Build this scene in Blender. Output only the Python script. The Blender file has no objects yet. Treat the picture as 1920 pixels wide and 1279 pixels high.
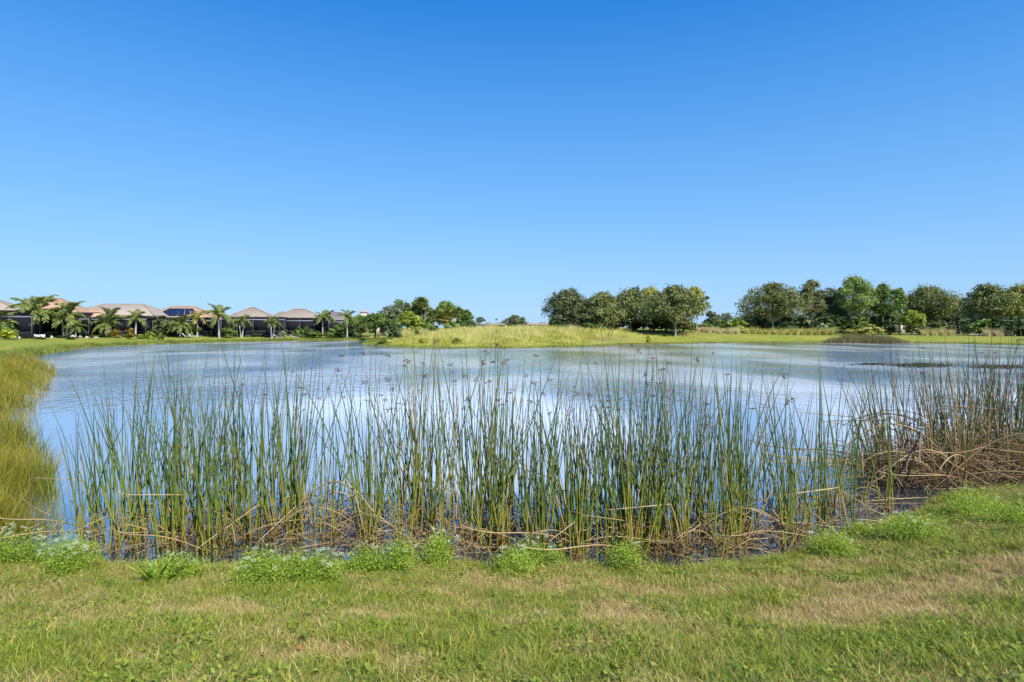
import bpy, math
import numpy as np
from mathutils import Vector, Euler, Matrix

R = math.radians
rng = np.random.default_rng(11)
scene = bpy.context.scene
COL = scene.collection

# ------------------------------------------------------------------ camera
F_PX, HOR, EYE = 1100.0, 614.0, 2.5          # focal length and horizon row for a 1920 x 1279 frame, eye height over the water
cam_d = bpy.data.cameras.new('camera')
cam_d.sensor_width = 36.0
cam_d.lens = 36.0 * F_PX / 1920.0
cam_d.shift_y = -(639.5 - HOR) / 1920.0
cam_d.clip_start = 0.05
cam_d.clip_end = 9000
cam = bpy.data.objects.new('camera', cam_d)
cam.location = (0, 0, EYE)
cam.rotation_euler = (R(90), 0, 0)
COL.objects.link(cam)
scene.camera = cam

# ------------------------------------------------------------------ sky, sun, exposure
SUN_EL, SUN_AZ = 44.0, 146.0                  # azimuth clockwise from +Y: behind the camera, to the right
world = bpy.data.worlds.new('World')
scene.world = world
world.use_nodes = True
wn, wl = world.node_tree.nodes, world.node_tree.links
wn.clear()
w_out = wn.new('ShaderNodeOutputWorld')
w_bg = wn.new('ShaderNodeBackground')
w_sky = wn.new('ShaderNodeTexSky')
w_sky.sky_type = 'NISHITA'
w_sky.sun_disc = False
w_sky.sun_elevation = R(SUN_EL)
w_sky.sun_rotation = R(SUN_AZ)
w_sky.altitude = 0
w_sky.air_density = 1.0
w_sky.dust_density = 0.6
w_sky.ozone_density = 3.0
# the humid Gulf-coast air: a deeper blue overhead, paler blue (not cream) at the horizon, even all the way round
w_bg.inputs['Strength'].default_value = 0.118
w_tc = wn.new('ShaderNodeTexCoord'); w_sep = wn.new('ShaderNodeSeparateXYZ')
wl.new(w_tc.outputs['Generated'], w_sep.inputs[0])
w_ramp = wn.new('ShaderNodeValToRGB')
_el = w_ramp.color_ramp.elements
_stops = [(0.0, (.60, .92, 1.62)), (0.04, (.57, .785, 1.25)), (0.182, (.78, 1.0, 1.19)), (0.345, (.70, 1.19, 1.46)), (0.487, (.32, 1.09, 1.6)), (1.0, (.28, 1.02, 1.55))]
while len(_el) < len(_stops): _el.new(0.5)
for _e, (_p, _c) in zip(_el, _stops):
    _e.position = _p; _e.color = (*[v / 1.8 for v in _c], 1)
wl.new(w_sep.outputs[2], w_ramp.inputs[0])
w_mul = wn.new('ShaderNodeVectorMath'); w_mul.operation = 'MULTIPLY'
w_scl = wn.new('ShaderNodeVectorMath'); w_scl.operation = 'SCALE'; w_scl.inputs['Scale'].default_value = 1.8
wl.new(w_sky.outputs['Color'], w_mul.inputs[0]); wl.new(w_ramp.outputs[0], w_mul.inputs[1])
wl.new(w_mul.outputs[0], w_scl.inputs[0])
w_even = wn.new('ShaderNodeValToRGB'); _el = w_even.color_ramp.elements
_stops = [(0.0, (3.15, 4.85, 6.4)), (0.04, (2.70, 4.58, 6.5)), (0.182, (1.34, 3.40, 6.6)), (0.345, (.53, 2.22, 5.7)), (0.487, (.15, 1.47, 4.85)), (1.0, (.10, 1.05, 3.9))]
while len(_el) < len(_stops): _el.new(0.5)
for _e, (_p, _c) in zip(_el, _stops):
    _e.position = _p; _e.color = (*[v / 7 for v in _c], 1)
wl.new(w_sep.outputs[2], w_even.inputs[0])
w_es = wn.new('ShaderNodeVectorMath'); w_es.operation = 'SCALE'; w_es.inputs['Scale'].default_value = 7.0
wl.new(w_even.outputs[0], w_es.inputs[0])
w_mix = wn.new('ShaderNodeMix'); w_mix.data_type = 'VECTOR'; w_mix.inputs[0].default_value = 0.7
wl.new(w_scl.outputs[0], w_mix.inputs[4]); wl.new(w_es.outputs[0], w_mix.inputs[5]); wl.new(w_mix.outputs[1], w_bg.inputs['Color'])
wl.new(w_bg.outputs['Background'], w_out.inputs['Surface'])

sun_d = bpy.data.lights.new('sun', 'SUN')
sun_d.energy = 5.0
sun_d.angle = R(0.5)
sun_d.color = (1.0, 0.95, 0.86)
sun = bpy.data.objects.new('sun', sun_d)
to_sun = Vector((math.sin(R(SUN_AZ)) * math.cos(R(SUN_EL)), math.cos(R(SUN_AZ)) * math.cos(R(SUN_EL)), math.sin(R(SUN_EL))))
sun.rotation_euler = to_sun.to_track_quat('Z', 'Y').to_euler()
COL.objects.link(sun)

scene.view_settings.view_transform = 'Standard'
scene.view_settings.look = 'None'
scene.view_settings.exposure = 0.35
scene.view_settings.gamma = 1.0
scene.view_settings.use_curve_mapping = False
scene.render.engine = 'CYCLES'
scene.cycles.use_denoising = True
scene.cycles.use_adaptive_sampling = True
scene.cycles.adaptive_threshold = 0.025
scene.cycles.max_bounces = 5
scene.cycles.diffuse_bounces = 2
scene.cycles.glossy_bounces = 3
scene.cycles.transmission_bounces = 2
scene.cycles.transparent_max_bounces = 8
scene.cycles.caustics_reflective = False
scene.cycles.caustics_refractive = False

# ------------------------------------------------------------------ mesh helpers
def mesh_np(name, V, F, mat=None, attrs=None, smooth=False):
    """V (n,3); F: one (m,k) array or a list of such arrays with different k."""
    V = np.asarray(V, dtype=np.float32).reshape(-1, 3)
    Fs = F if isinstance(F, list) else [F]
    Fs = [np.asarray(f, dtype=np.int32) for f in Fs if len(f)]
    me = bpy.data.meshes.new(name)
    me.vertices.add(len(V))
    me.vertices.foreach_set('co', V.ravel())
    nl = sum(f.size for f in Fs)
    me.loops.add(nl)
    me.loops.foreach_set('vertex_index', np.concatenate([f.ravel() for f in Fs]))
    starts, o = [], 0
    for f in Fs:
        k = f.shape[1]
        starts.append(o + np.arange(len(f)) * k)
        o += f.size
    starts = np.concatenate(starts).astype(np.int32)
    me.polygons.add(len(starts))
    me.polygons.foreach_set('loop_start', starts)
    if smooth:
        me.polygons.foreach_set('use_smooth', np.ones(len(starts), dtype=bool))
    for k, a in (attrs or {}).items():
        a = np.asarray(a, dtype=np.float32)
        at = me.attributes.new(k, 'FLOAT', 'POINT')
        at.data.foreach_set('value', a.ravel())
    me.update(calc_edges=True)
    if mat is not None:
        me.materials.append(mat)
    return me

class MB:
    """Collects boxes, prisms and tubes; build() makes one mesh."""
    def __init__(s):
        s.V, s.F4, s.F3, s.n, s.T = [], [], [], 0, []
    def add(s, V, F, t=None):
        V = np.asarray(V, dtype=float).reshape(-1, 3)
        F = np.asarray(F, dtype=int)
        if len(F):
            (s.F4 if F.shape[1] == 4 else s.F3).append(F + s.n)
        s.V.append(V)
        s.T.append(np.zeros(len(V)) if t is None else np.asarray(t, dtype=float))
        s.n += len(V)
        return s
    def box(s, x0, x1, y0, y1, z0, z1):
        V = [(x, y, z) for z in (z0, z1) for y in (y0, y1) for x in (x0, x1)]
        return s.add(V, [(0, 2, 3, 1), (4, 5, 7, 6), (0, 1, 5, 4), (2, 6, 7, 3), (0, 4, 6, 2), (1, 3, 7, 5)])
    def tube(s, pts, rad, sides=6, cap=True):
        pts = np.asarray(pts, dtype=float)
        rad = np.broadcast_to(np.asarray(rad, dtype=float), (len(pts),))
        tan = np.gradient(pts, axis=0)
        tan /= np.linalg.norm(tan, axis=1)[:, None] + 1e-9
        ref = np.array([1.0, 0, 0]) if abs(tan[0][0]) < 0.8 else np.array([0, 1.0, 0])
        V = []
        a = np.arange(sides) * 2 * math.pi / sides
        for p, t, r in zip(pts, tan, rad):
            u = np.cross(t, ref); u /= np.linalg.norm(u) + 1e-9
            v = np.cross(t, u)
            V.append(p + r * (np.cos(a)[:, None] * u + np.sin(a)[:, None] * v))
        V = np.concatenate(V)
        n = len(pts)
        i, j = np.meshgrid(np.arange(n - 1), np.arange(sides), indexing='ij')
        j2 = (j + 1) % sides
        Fq = np.stack([i * sides + j, i * sides + j2, (i + 1) * sides + j2, (i + 1) * sides + j], -1).reshape(-1, 4)
        tt = np.repeat(np.linspace(0, 1, n), sides)
        s.add(V, Fq, tt)
        return s
    def arrays(s):
        V = np.concatenate(s.V)
        F = []
        if s.F4: F.append(np.concatenate(s.F4))
        if s.F3: F.append(np.concatenate(s.F3))
        return V, F, np.concatenate(s.T)
    def mesh(s, name, mat, smooth=False):
        V, F, T = s.arrays()
        return mesh_np(name, V, F, mat, {'t': T}, smooth)

def link(name, data, parent=None, loc=None, rot=None, scl=None):
    o = bpy.data.objects.new(name, data)
    COL.objects.link(o)
    if parent is not None: o.parent = parent
    if loc is not None: o.location = loc
    if rot is not None: o.rotation_euler = rot
    if scl is not None: o.scale = scl if hasattr(scl, '__len__') else (scl,) * 3
    return o

def tag(o, label=None, cat=None, group=None, kind=None):
    if label: o['label'] = label
    if cat: o['category'] = cat
    if group: o['group'] = group
    if kind: o['kind'] = kind
    return o

def empty(name, loc, rz=0.0, scl=None):
    o = link(name, None, None, loc, (0, 0, rz), scl)
    o.empty_display_size = 0.2
    return o

# ------------------------------------------------------------------ material helpers
def new_mat(name):
    m = bpy.data.materials.new(name)
    m.use_nodes = True
    nt = m.node_tree
    nt.nodes.clear()
    return m, nt, nt.nodes, nt.links

def ramp(n, stops, interp='LINEAR'):
    r = n.new('ShaderNodeValToRGB')
    r.color_ramp.interpolation = interp
    e = r.color_ramp.elements
    while len(e) < len(stops): e.new(0.5)
    for el, (p, c) in zip(e, stops):
        el.position = p
        el.color = (c[0], c[1], c[2], 1)
    return r

def math_node(n, l, op, a, b=None, clamp=False):
    m = n.new('ShaderNodeMath'); m.operation = op; m.use_clamp = clamp
    for i, v in enumerate((a, b)):
        if v is None: continue
        if isinstance(v, (int, float)): m.inputs[i].default_value = v
        else: l.new(v, m.inputs[i])
    return m.outputs[0]

def noise(n, l, vec, scale, detail=4, rough=0.55, dist=0.0):
    t = n.new('ShaderNodeTexNoise')
    t.inputs['Scale'].default_value = scale
    t.inputs['Detail'].default_value = detail
    t.inputs['Roughness'].default_value = rough
    t.inputs['Distortion'].default_value = dist
    if vec is not None: l.new(vec, t.inputs['Vector'])
    return t.outputs['Fac']

def mixc(n, l, fac, a, b, mode='MIX'):
    m = n.new('ShaderNodeMix'); m.data_type = 'RGBA'; m.blend_type = mode
    for i, v in ((0, fac), (6, a), (7, b)):
        if isinstance(v, (int, float)): m.inputs[i].default_value = v
        elif isinstance(v, tuple): m.inputs[i].default_value = (*v, 1)
        else: l.new(v, m.inputs[i])
    return m.outputs[2]

def attr(n, name, kind='GEOMETRY'):
    a = n.new('ShaderNodeAttribute'); a.attribute_name = name; a.attribute_type = kind
    return a.outputs['Fac']

def leaf_mat(name, stops, rough=0.55, trans=0.25, rand=0.25, tname='tint', kind='GEOMETRY', spec=0.3):
    """Foliage: colour from a per-leaf tint (and a little per-object variation), some light let through."""
    m, nt, n, l = new_mat(name)
    out = n.new('ShaderNodeOutputMaterial')
    oi = n.new('ShaderNodeObjectInfo')
    f = attr(n, tname, kind)
    r = math_node(n, l, 'MULTIPLY_ADD', oi.outputs['Random'], rand)
    r.node.inputs[2].default_value = -rand * 0.5
    f = math_node(n, l, 'ADD', f, r, True)
    c = ramp(n, stops); l.new(f, c.inputs[0])
    p = n.new('ShaderNodeBsdfPrincipled')
    l.new(c.outputs[0], p.inputs['Base Color'])
    p.inputs['Roughness'].default_value = rough
    p.inputs['Specular IOR Level'].default_value = spec
    if trans > 0:
        t = n.new('ShaderNodeBsdfTranslucent')
        l.new(c.outputs[0], t.inputs['Color'])
        mx = n.new('ShaderNodeMixShader'); mx.inputs[0].default_value = trans
        l.new(p.outputs[0], mx.inputs[1]); l.new(t.outputs[0], mx.inputs[2])
        l.new(mx.outputs[0], out.inputs[0])
    else:
        l.new(p.outputs[0], out.inputs[0])
    return m

def plain_mat(name, col, rough=0.7, var=0.15, scale=6.0, bump=0.0, spec=0.3):
    m, nt, n, l = new_mat(name)
    out = n.new('ShaderNodeOutputMaterial')
    p = n.new('ShaderNodeBsdfPrincipled')
    tc = n.new('ShaderNodeTexCoord')
    f = noise(n, l, tc.outputs['Object'], scale, 5)
    a = tuple(max(0, c * (1 - var)) for c in col); b = tuple(min(1, c * (1 + var)) for c in col)
    r = ramp(n, [(0.3, a), (0.7, b)]); l.new(f, r.inputs[0])
    l.new(r.outputs[0], p.inputs['Base Color'])
    p.inputs['Roughness'].default_value = rough
    p.inputs['Specular IOR Level'].default_value = spec
    if bump:
        bn = n.new('ShaderNodeBump'); bn.inputs['Strength'].default_value = bump
        l.new(f, bn.inputs['Height']); l.new(bn.outputs[0], p.inputs['Normal'])
    l.new(p.outputs[0], out.inputs[0])
    return m

# ------------------------------------------------------------------ terrain
SHORE = np.array([
    (-9.5, 6.7), (-5.6, 6.3), (-4.4, 6.16), (-3.4, 6.05), (-2.6, 6.16), (-1.6, 6.10), (-0.7, 6.18), (0.0, 6.02), (0.7, 6.10), (1.4, 6.02), (2.3, 6.14), (3.05, 6.42), (3.6, 6.86),
    (4.64, 7.45), (5.4, 7.8), (5.95, 8.35), (6.65, 8.8), (8.2, 9.2), (11.5, 10.6), (17, 14.5), (33, 31), (52, 51), (74, 72),
    (72.5, 81), (69.5, 88.0), (64, 93.5), (51, 95), (38, 95), (28, 92), (18.8, 86), (8, 75), (-3.75, 69.5), (-13, 72.5),
    (-18.5, 81), (-22.8, 89), (-24.5, 100), (-28, 115), (-37.5, 113), (-50, 98), (-53, 81), (-50, 67), (-43.0, 54), (-38, 44),
    (-31.5, 32), (-23.5, 23), (-16.5, 15), (-13, 9.5)], dtype=float)

def catmull(P, k=6):
    n = len(P); out = []
    for i in range(n):
        a, b, c, d = P[i - 1], P[i], P[(i + 1) % n], P[(i + 2) % n]
        for j in range(k):
            t = j / k
            out.append(0.5 * ((2 * b) + (c - a) * t + (2 * a - 5 * b + 4 * c - d) * t * t + (3 * b - a - 3 * c + d) * t ** 3))
    return np.array(out)
SH = catmull(SHORE, 5)

def shore_dist(x, y):
    """Signed distance to the shoreline: positive on land, negative in the lake."""
    x = np.asarray(x, float); y = np.asarray(y, float)
    d2 = np.full(x.shape, 1e18); inside = np.zeros(x.shape, bool)
    n = len(SH)
    for i in range(n):
        ax, ay = SH[i]; bx, by = SH[(i + 1) % n]
        ex, ey = bx - ax, by - ay
        t = np.clip(((x - ax) * ex + (y - ay) * ey) / (ex * ex + ey * ey + 1e-12), 0, 1)
        d2 = np.minimum(d2, (x - ax - t * ex) ** 2 + (y - ay - t * ey) ** 2)
        if ay != by:
            c = ((ay > y) != (by > y)) & (x < ex * (y - ay) / (by - ay) + ax)
            inside ^= c
    d = np.sqrt(d2)
    return np.where(inside, -d, d)

def sstep(a, b, x):
    t = np.clip((x - a) / (b - a), 0, 1)
    return t * t * (3 - 2 * t)

def bumps(x, y, s):
    return (np.sin(x * 1.7 * s + 1.3 * np.sin(y * 1.1 * s)) + np.sin(y * 2.3 * s + 0.8 + np.sin(x * 0.9 * s)) + np.sin((x + y) * 3.1 * s)) / 3

def H(x, y):
    x = np.asarray(x, float); y = np.asarray(y, float)
    d = shore_dist(x, y)
    near = 1 - sstep(14, 34, np.hypot(x, y))
    w_rise = 4.6 * near + 17.0 * (1 - near)
    top = 1.0 * near + 0.95 * (1 - near)
    land = 0.06 * sstep(0, 0.25, d) + (top - 0.06) * (0.55 * np.clip(d / w_rise, 0, 1) + 0.45 * sstep(0, w_rise, d))
    mound = 0.98 * np.exp(-((x - 3) / 28.0) ** 2 - ((y - 101) / 14.0) ** 2) * sstep(0, 16, d)
    mound = mound + 0.75 * np.exp(-((x - 26) / 18.0) ** 2 - ((y - 112) / 14.0) ** 2) * sstep(0, 16, d)
    land = land + mound + (0.018 * near * bumps(x, y, 1.6) + 0.06 * (1 - near) * bumps(x, y, 0.13)) * sstep(0.1, 2, d)
    water = -1.1 * sstep(0, 6, -d) - 0.05 * sstep(0, 0.2, -d)
    far = np.hypot(x, y)
    land = land * 1.0 + 0.5 * sstep(180, 600, far)
    return np.where(d > 0, land, water)

def hz(x, y): return float(H(np.array([x]), np.array([y]))[0])
def X(px, Y): return (px - 960.0) / F_PX * Y
def Zat(py, Y): return EYE - (py - HOR) * Y / F_PX
def on_ground(px, Y):
    x = X(px, Y)
    return Vector((x, Y, hz(x, Y)))
def pick(px, py, y0=1.5, y1=12.0):
    """Where the view ray through a photo pixel meets the near bank."""
    Ys = np.linspace(y0, y1, 1500)
    xs = X(px, Ys); zs = Zat(py, Ys); h = np.maximum(H(xs, Ys), 0)
    i = int(np.argmax(zs <= h)) if (zs <= h).any() else len(Ys) - 1
    return float(xs[i]), float(Ys[i])

# wear of the near lawn: dry straw patches and lush patches, given as ellipses on the ground
def ell(px, py, rx, ry, a):
    cx, cy = pick(px, py)
    x1, _ = pick(px + rx, py); _, ya = pick(px, py - ry); _, yb = pick(px, py + ry)
    return (cx, cy, abs(x1 - cx) + 0.05, abs(ya - yb) / 2 + 0.05, a)
DRY = [ell(*e) for e in [(1560, 1160, 110, 20, 1.2), (1660, 1135, 150, 22, 0.9), (1800, 1105, 150, 22, 0.85), (1885, 1060, 70, 22, 0.9), (1170, 1165, 90, 22, 0.6),
       (1250, 1110, 140, 16, 0.35), (60, 1130, 110, 13, 0.6), (380, 1150, 80, 12, 0.6), (800, 1118, 90, 14, 0.35), (930, 1100, 90, 14, 0.4), (640, 1240, 130, 9, 0.8),
       (1500, 1090, 120, 16, 0.3), (1650, 1060, 120, 16, 0.4), (1040, 1103, 30, 8, 0.7), (700, 1165, 70, 9, 0.35), (250, 1235, 60, 8, 0.4), (1120, 1215, 70, 9, 0.4), (1350, 1240, 60, 7, 0.4), (520, 1195, 60, 7, 0.4)]]
LUSH = [ell(*e) for e in [(120, 1215, 130, 22, 0.6), (1750, 1225, 220, 26, 0.8), (980, 1200, 110, 24, 0.6), (1520, 1240, 130, 20, 0.55), (360, 1200, 80, 18, 0.45), (660, 1115, 80, 14, 0.4), (1000, 1262, 120, 10, 0.4), (230, 1110, 70, 10, 0.4),
        (860, 1225, 90, 14, 0.5), (1480, 1150, 40, 18, 0.5), (1890, 1160, 60, 22, 0.6), (700, 1140, 60, 8, 0.35), (1700, 1078, 80, 10, 0.5), (560, 1130, 90, 12, 0.35), (1330, 1165, 60, 14, 0.4), (460, 1120, 70, 12, 0.4), (300, 1268, 300, 10, 0.3), (1250, 1268, 300, 10, 0.3)]]
BARE = [ell(*e) for e in [(640, 1241, 46, 4, 1.0), (1394, 1178, 18, 10, 1.0), (1545, 1165, 40, 8, 0.5), (420, 1064, 70, 8, 1.0), (1042, 1103, 16, 5, 0.7)]]
def esum(L, x, y):
    s = np.zeros(np.shape(x))
    for cx, cy, rx, ry, a in L:
        s = s + a * np.exp(-1.1 * (((x - cx) / rx) ** 2 + ((y - cy) / ry) ** 2))
    return s
def dryness(x, y):
    wx = x + 0.16 * bumps(y * 2.3, x * 2.1, 1.0) + 0.07 * bumps(x, y + 4, 7.0); wy = y + 0.13 * bumps(x * 2.7 + 5, y, 1.0) + 0.06 * bumps(y, x, 8.0)
    b = 0.17 * bumps(wx, wy, 2.1) + 0.20 * bumps(wy + 3, wx, 4.7) + 0.17 * bumps(wx + 7, wy, 9.0) + 0.13 * bumps(wx, wy + 9, 19.0)
    return np.clip(0.31 + 1.2 * b + 0.85 * esum(DRY, wx, wy) - 0.8 * esum(LUSH, wx, wy), 0, 1)

def make_ground():
    rad = np.concatenate([[0.0], np.geomspace(0.6, 2.2, 8)[:-1], np.geomspace(2.2, 12, 110)[:-1], np.geomspace(12, 180, 130)[:-1], np.geomspace(180, 6000, 40)])
    ang = np.concatenate([np.linspace(-180, -62, 36)[:-1], np.linspace(-62, 62, 260)[:-1], np.linspace(62, 180, 36)[:-1]])
    rr, aa = np.meshgrid(rad, np.radians(ang), indexing='ij')
    x, y = rr * np.sin(aa), rr * np.cos(aa)
    z = H(x.ravel(), y.ravel()).reshape(x.shape)
    nr, na = x.shape
    V = np.stack([x, y, z], -1).reshape(-1, 3)
    i, j = np.meshgrid(np.arange(nr - 1), np.arange(na), indexing='ij')
    j2 = (j + 1) % na
    F = np.stack([i * na + j, i * na + j2, (i + 1) * na + j2, (i + 1) * na + j], -1).reshape(-1, 4)
    x, y = V[:, 0], V[:, 1]
    d = shore_dist(x, y)
    near = 1 - sstep(14, 30, np.hypot(x, y))
    dry = dryness(x, y) * near
    bare = np.clip(esum(BARE, x, y), 0, 1) * near
    # mulch beds: round the houses, under the oaks on the point, in front of the far shrubs
    mul = np.exp(-((x - 34) / 10.) ** 2 - ((y - 113) / 3.5) ** 2) * 0.9 + np.exp(-((x - 52) / 14.) ** 2 - ((y - 122) / 3.0) ** 2)
    mul = mul + 0.9 * np.exp(-((x - 23) / 10.) ** 2 - ((y - 106) / 3.0) ** 2) + 0.7 * np.exp(-((x - 12) / 6.) ** 2 - ((y - 93) / 4.0) ** 2)
    rough = np.exp(-((x + 2) / 24.) ** 2 - ((y - 88) / 20.) ** 2)
    me = mesh_np('ground', V, F, None, {'shore': d, 'dry': dry, 'bare': bare, 'mulch': np.clip(mul, 0, 1), 'rough': rough, 'near': near,
        'mud': 1 - sstep(0.0, 1.0, d / (0.26 * near + (1 - near) * (0.9 + 0.7 * bumps(x, y, 0.4))))}, True)
    return me

def ground_mat():  # turf, straw, mulch and mud
    m, nt, n, l = new_mat('ground_turf')
    out = n.new('ShaderNodeOutputMaterial'); p = n.new('ShaderNodeBsdfPrincipled')
    geo = n.new('ShaderNodeNewGeometry'); pos = geo.outputs['Position']
    f1 = noise(n, l, pos, 0.12, 6, 0.6); f2 = noise(n, l, pos, 1.3, 5, 0.6); f3 = noise(n, l, pos, 40, 4, 0.7)
    mixf = math_node(n, l, 'ADD', math_node(n, l, 'MULTIPLY', f1, 0.6), math_node(n, l, 'MULTIPLY', f2, 0.4))
    far = ramp(n, [(0.30, (0.14, 0.19, 0.028)), (0.5, (0.25, 0.27, 0.038)), (0.68, (0.36, 0.32, 0.07))]); l.new(mixf, far.inputs[0])
    rgh = ramp(n, [(0.30, (0.22, 0.24, 0.045)), (0.5, (0.38, 0.36, 0.08)), (0.7, (0.46, 0.39, 0.17))]); l.new(mixf, rgh.inputs[0])
    c = mixc(n, l, attr(n, 'rough'), far.outputs[0], rgh.outputs[0])
    soil = ramp(n, [(0.3, (0.035, 0.03, 0.014)), (0.7, (0.11, 0.09, 0.04))]); l.new(f3, soil.inputs[0])
    straw = ramp(n, [(0.3, (0.18, 0.15, 0.075)), (0.7, (0.34, 0.28, 0.15))]); l.new(f3, straw.inputs[0])
    nearc = mixc(n, l, attr(n, 'dry'), soil.outputs[0], straw.outputs[0])
    bare = ramp(n, [(0.3, (0.14, 0.10, 0.07)), (0.7, (0.26, 0.20, 0.145))]); l.new(f3, bare.inputs[0])
    nearc = mixc(n, l, attr(n, 'bare'), nearc, bare.outputs[0])
    c = mixc(n, l, attr(n, 'near'), c, nearc)
    mulc = ramp(n, [(0.3, (0.10, 0.055, 0.03)), (0.7, (0.24, 0.14, 0.085))]); l.new(f2, mulc.inputs[0])
    c = mixc(n, l, math_node(n, l, 'MULTIPLY', attr(n, 'mulch'), math_node(n, l, 'ADD', f2, 0.45), True), c, mulc.outputs[0])
    # wet mud at the water line
    mudc = mixc(n, l, attr(n, 'near'), (0.26, 0.21, 0.125), (0.075, 0.062, 0.035))
    c = mixc(n, l, math_node(n, l, 'MULTIPLY', attr(n, 'mud'), 0.85), c, mudc)
    l.new(c, p.inputs['Base Color'])
    p.inputs['Roughness'].default_value = 0.9; p.inputs['Specular IOR Level'].default_value = 0.15
    b = n.new('ShaderNodeBump'); b.inputs['Strength'].default_value = 0.5; b.inputs['Distance'].default_value = 0.05
    l.new(f3, b.inputs['Height']); l.new(b.outputs[0], p.inputs['Normal'])
    l.new(p.outputs[0], out.inputs[0])
    return m

g_me = make_ground(); g_me.materials.append(ground_mat())
ground = tag(link('ground', g_me), 'grassy bank and lawns rising round the lake', kind='structure')

# ------------------------------------------------------------------ lake
def water_mat():
    m, nt, n, l = new_mat('lake_water')
    out = n.new('ShaderNodeOutputMaterial')
    geo = n.new('ShaderNodeNewGeometry'); pos = geo.outputs['Position']
    sep = n.new('ShaderNodeSeparateXYZ'); l.new(pos, sep.inputs[0])
    def mrange(v, a, b, c=0.0, d=1.0, smooth=True):
        q = n.new('ShaderNodeMapRange'); l.new(v, q.inputs['Value'])
        if smooth: q.interpolation_type = 'SMOOTHSTEP'
        for k, w in zip(('From Min', 'From Max', 'To Min', 'To Max'), (a, b, c, d)): q.inputs[k].default_value = w
        return q.outputs[0]
    def mapped(scale, loc=(0, 0, 0), rot=0.0):
        mp = n.new('ShaderNodeMapping'); l.new(pos, mp.inputs[0])
        mp.inputs['Scale'].default_value = scale; mp.inputs['Location'].default_value = loc; mp.inputs['Rotation'].default_value = (0, 0, rot)
        return mp.outputs[0]
    # wind ripples out on the open water, calm in the lee of the bank and in drifting slicks
    v = mapped((1.0, 0.55, 1), rot=0.3)
    r1 = noise(n, l, v, 2.2, 2, 0.5, 0.5)
    r2 = noise(n, l, v, 6.5, 2, 0.5, 0.3)
    r3 = noise(n, l, mapped((0.5, 0.3, 1), rot=-0.2), 1.0, 2, 0.5)
    slick = mrange(noise(n, l, mapped((0.028, 0.07, 1), (0.3, 0.15, 0)), 1.0, 3, 0.5, 0.5), 0.38, 0.58, 0.50, 1.0)
    amp = math_node(n, l, 'MULTIPLY', mrange(sep.outputs[1], 13.0, 27.0, 0.012, 1.0), slick)
    hgt = math_node(n, l, 'ADD', r1, math_node(n, l, 'ADD', math_node(n, l, 'MULTIPLY', r2, 0.32), math_node(n, l, 'MULTIPLY', r3, 0.3)))
    b = n.new('ShaderNodeBump'); b.inputs['Strength'].default_value = 1.0; b.inputs['Distance'].default_value = 0.13
    l.new(math_node(n, l, 'MULTIPLY', hgt, amp), b.inputs['Height'])
    gl = n.new('ShaderNodeBsdfGlossy'); gl.inputs['Roughness'].default_value = 0.05; gl.inputs['Color'].default_value = (0.98, 0.98, 1, 1)
    l.new(b.outputs[0], gl.inputs['Normal'])
    # the water itself: clear and dark at the bank, cloud reflections painted pale beyond
    cloud_refl = mrange(noise(n, l, mapped((0.105, 0.06, 1), (2.35, 0.4, 0)), 1.0, 2, 0.45, 0.3), 0.38, 0.60, 0.34, 1.0)
    cloud_refl = math_node(n, l, 'MULTIPLY', cloud_refl, math_node(n, l, 'MULTIPLY', mrange(attr(n, 'off'), 0.5, 3.6), mrange(sep.outputs[1], 19.0, 33.0, 1.0, 0.68)))
    col = mixc(n, l, cloud_refl, (0.035, 0.055, 0.065), (0.74, 0.77, 0.79))
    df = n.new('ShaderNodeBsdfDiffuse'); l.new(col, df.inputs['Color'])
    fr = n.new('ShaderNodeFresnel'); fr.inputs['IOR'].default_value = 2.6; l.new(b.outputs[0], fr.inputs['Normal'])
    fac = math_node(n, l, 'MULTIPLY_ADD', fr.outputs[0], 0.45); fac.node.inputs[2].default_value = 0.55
    fac = math_node(n, l, 'SUBTRACT', fac, math_node(n, l, 'MULTIPLY', cloud_refl, 0.34), True)
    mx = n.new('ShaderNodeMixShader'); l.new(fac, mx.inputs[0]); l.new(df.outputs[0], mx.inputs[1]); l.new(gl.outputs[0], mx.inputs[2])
    l.new(mx.outputs[0], out.inputs[0])
    return m
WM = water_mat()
def make_lake():
    # a level sheet over the whole basin; the banks rise through it all round
    xs = np.concatenate([np.linspace(-66, -12, 30)[:-1], np.linspace(-12, 14, 90)[:-1], np.linspace(14, 86, 40)]); ys = np.geomspace(5.2, 122, 110)
    x, y = np.meshgrid(xs, ys, indexing='ij'); ny = len(ys)
    i, j = np.meshgrid(np.arange(len(xs) - 1), np.arange(ny - 1), indexing='ij')
    F = np.stack([i * ny + j, (i + 1) * ny + j, (i + 1) * ny + j + 1, i * ny + j + 1], -1).reshape(-1, 4)
    V = np.stack([x, y, 0 * x], -1).reshape(-1, 3)
    d = shore_dist(V[:, 0], V[:, 1])
    F = F[(d[F] < 3.5).any(1)]
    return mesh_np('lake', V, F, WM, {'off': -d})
lake = tag(link('lake', make_lake()), 'calm blue lake rippled by wind beyond the reeds', kind='structure')

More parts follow.
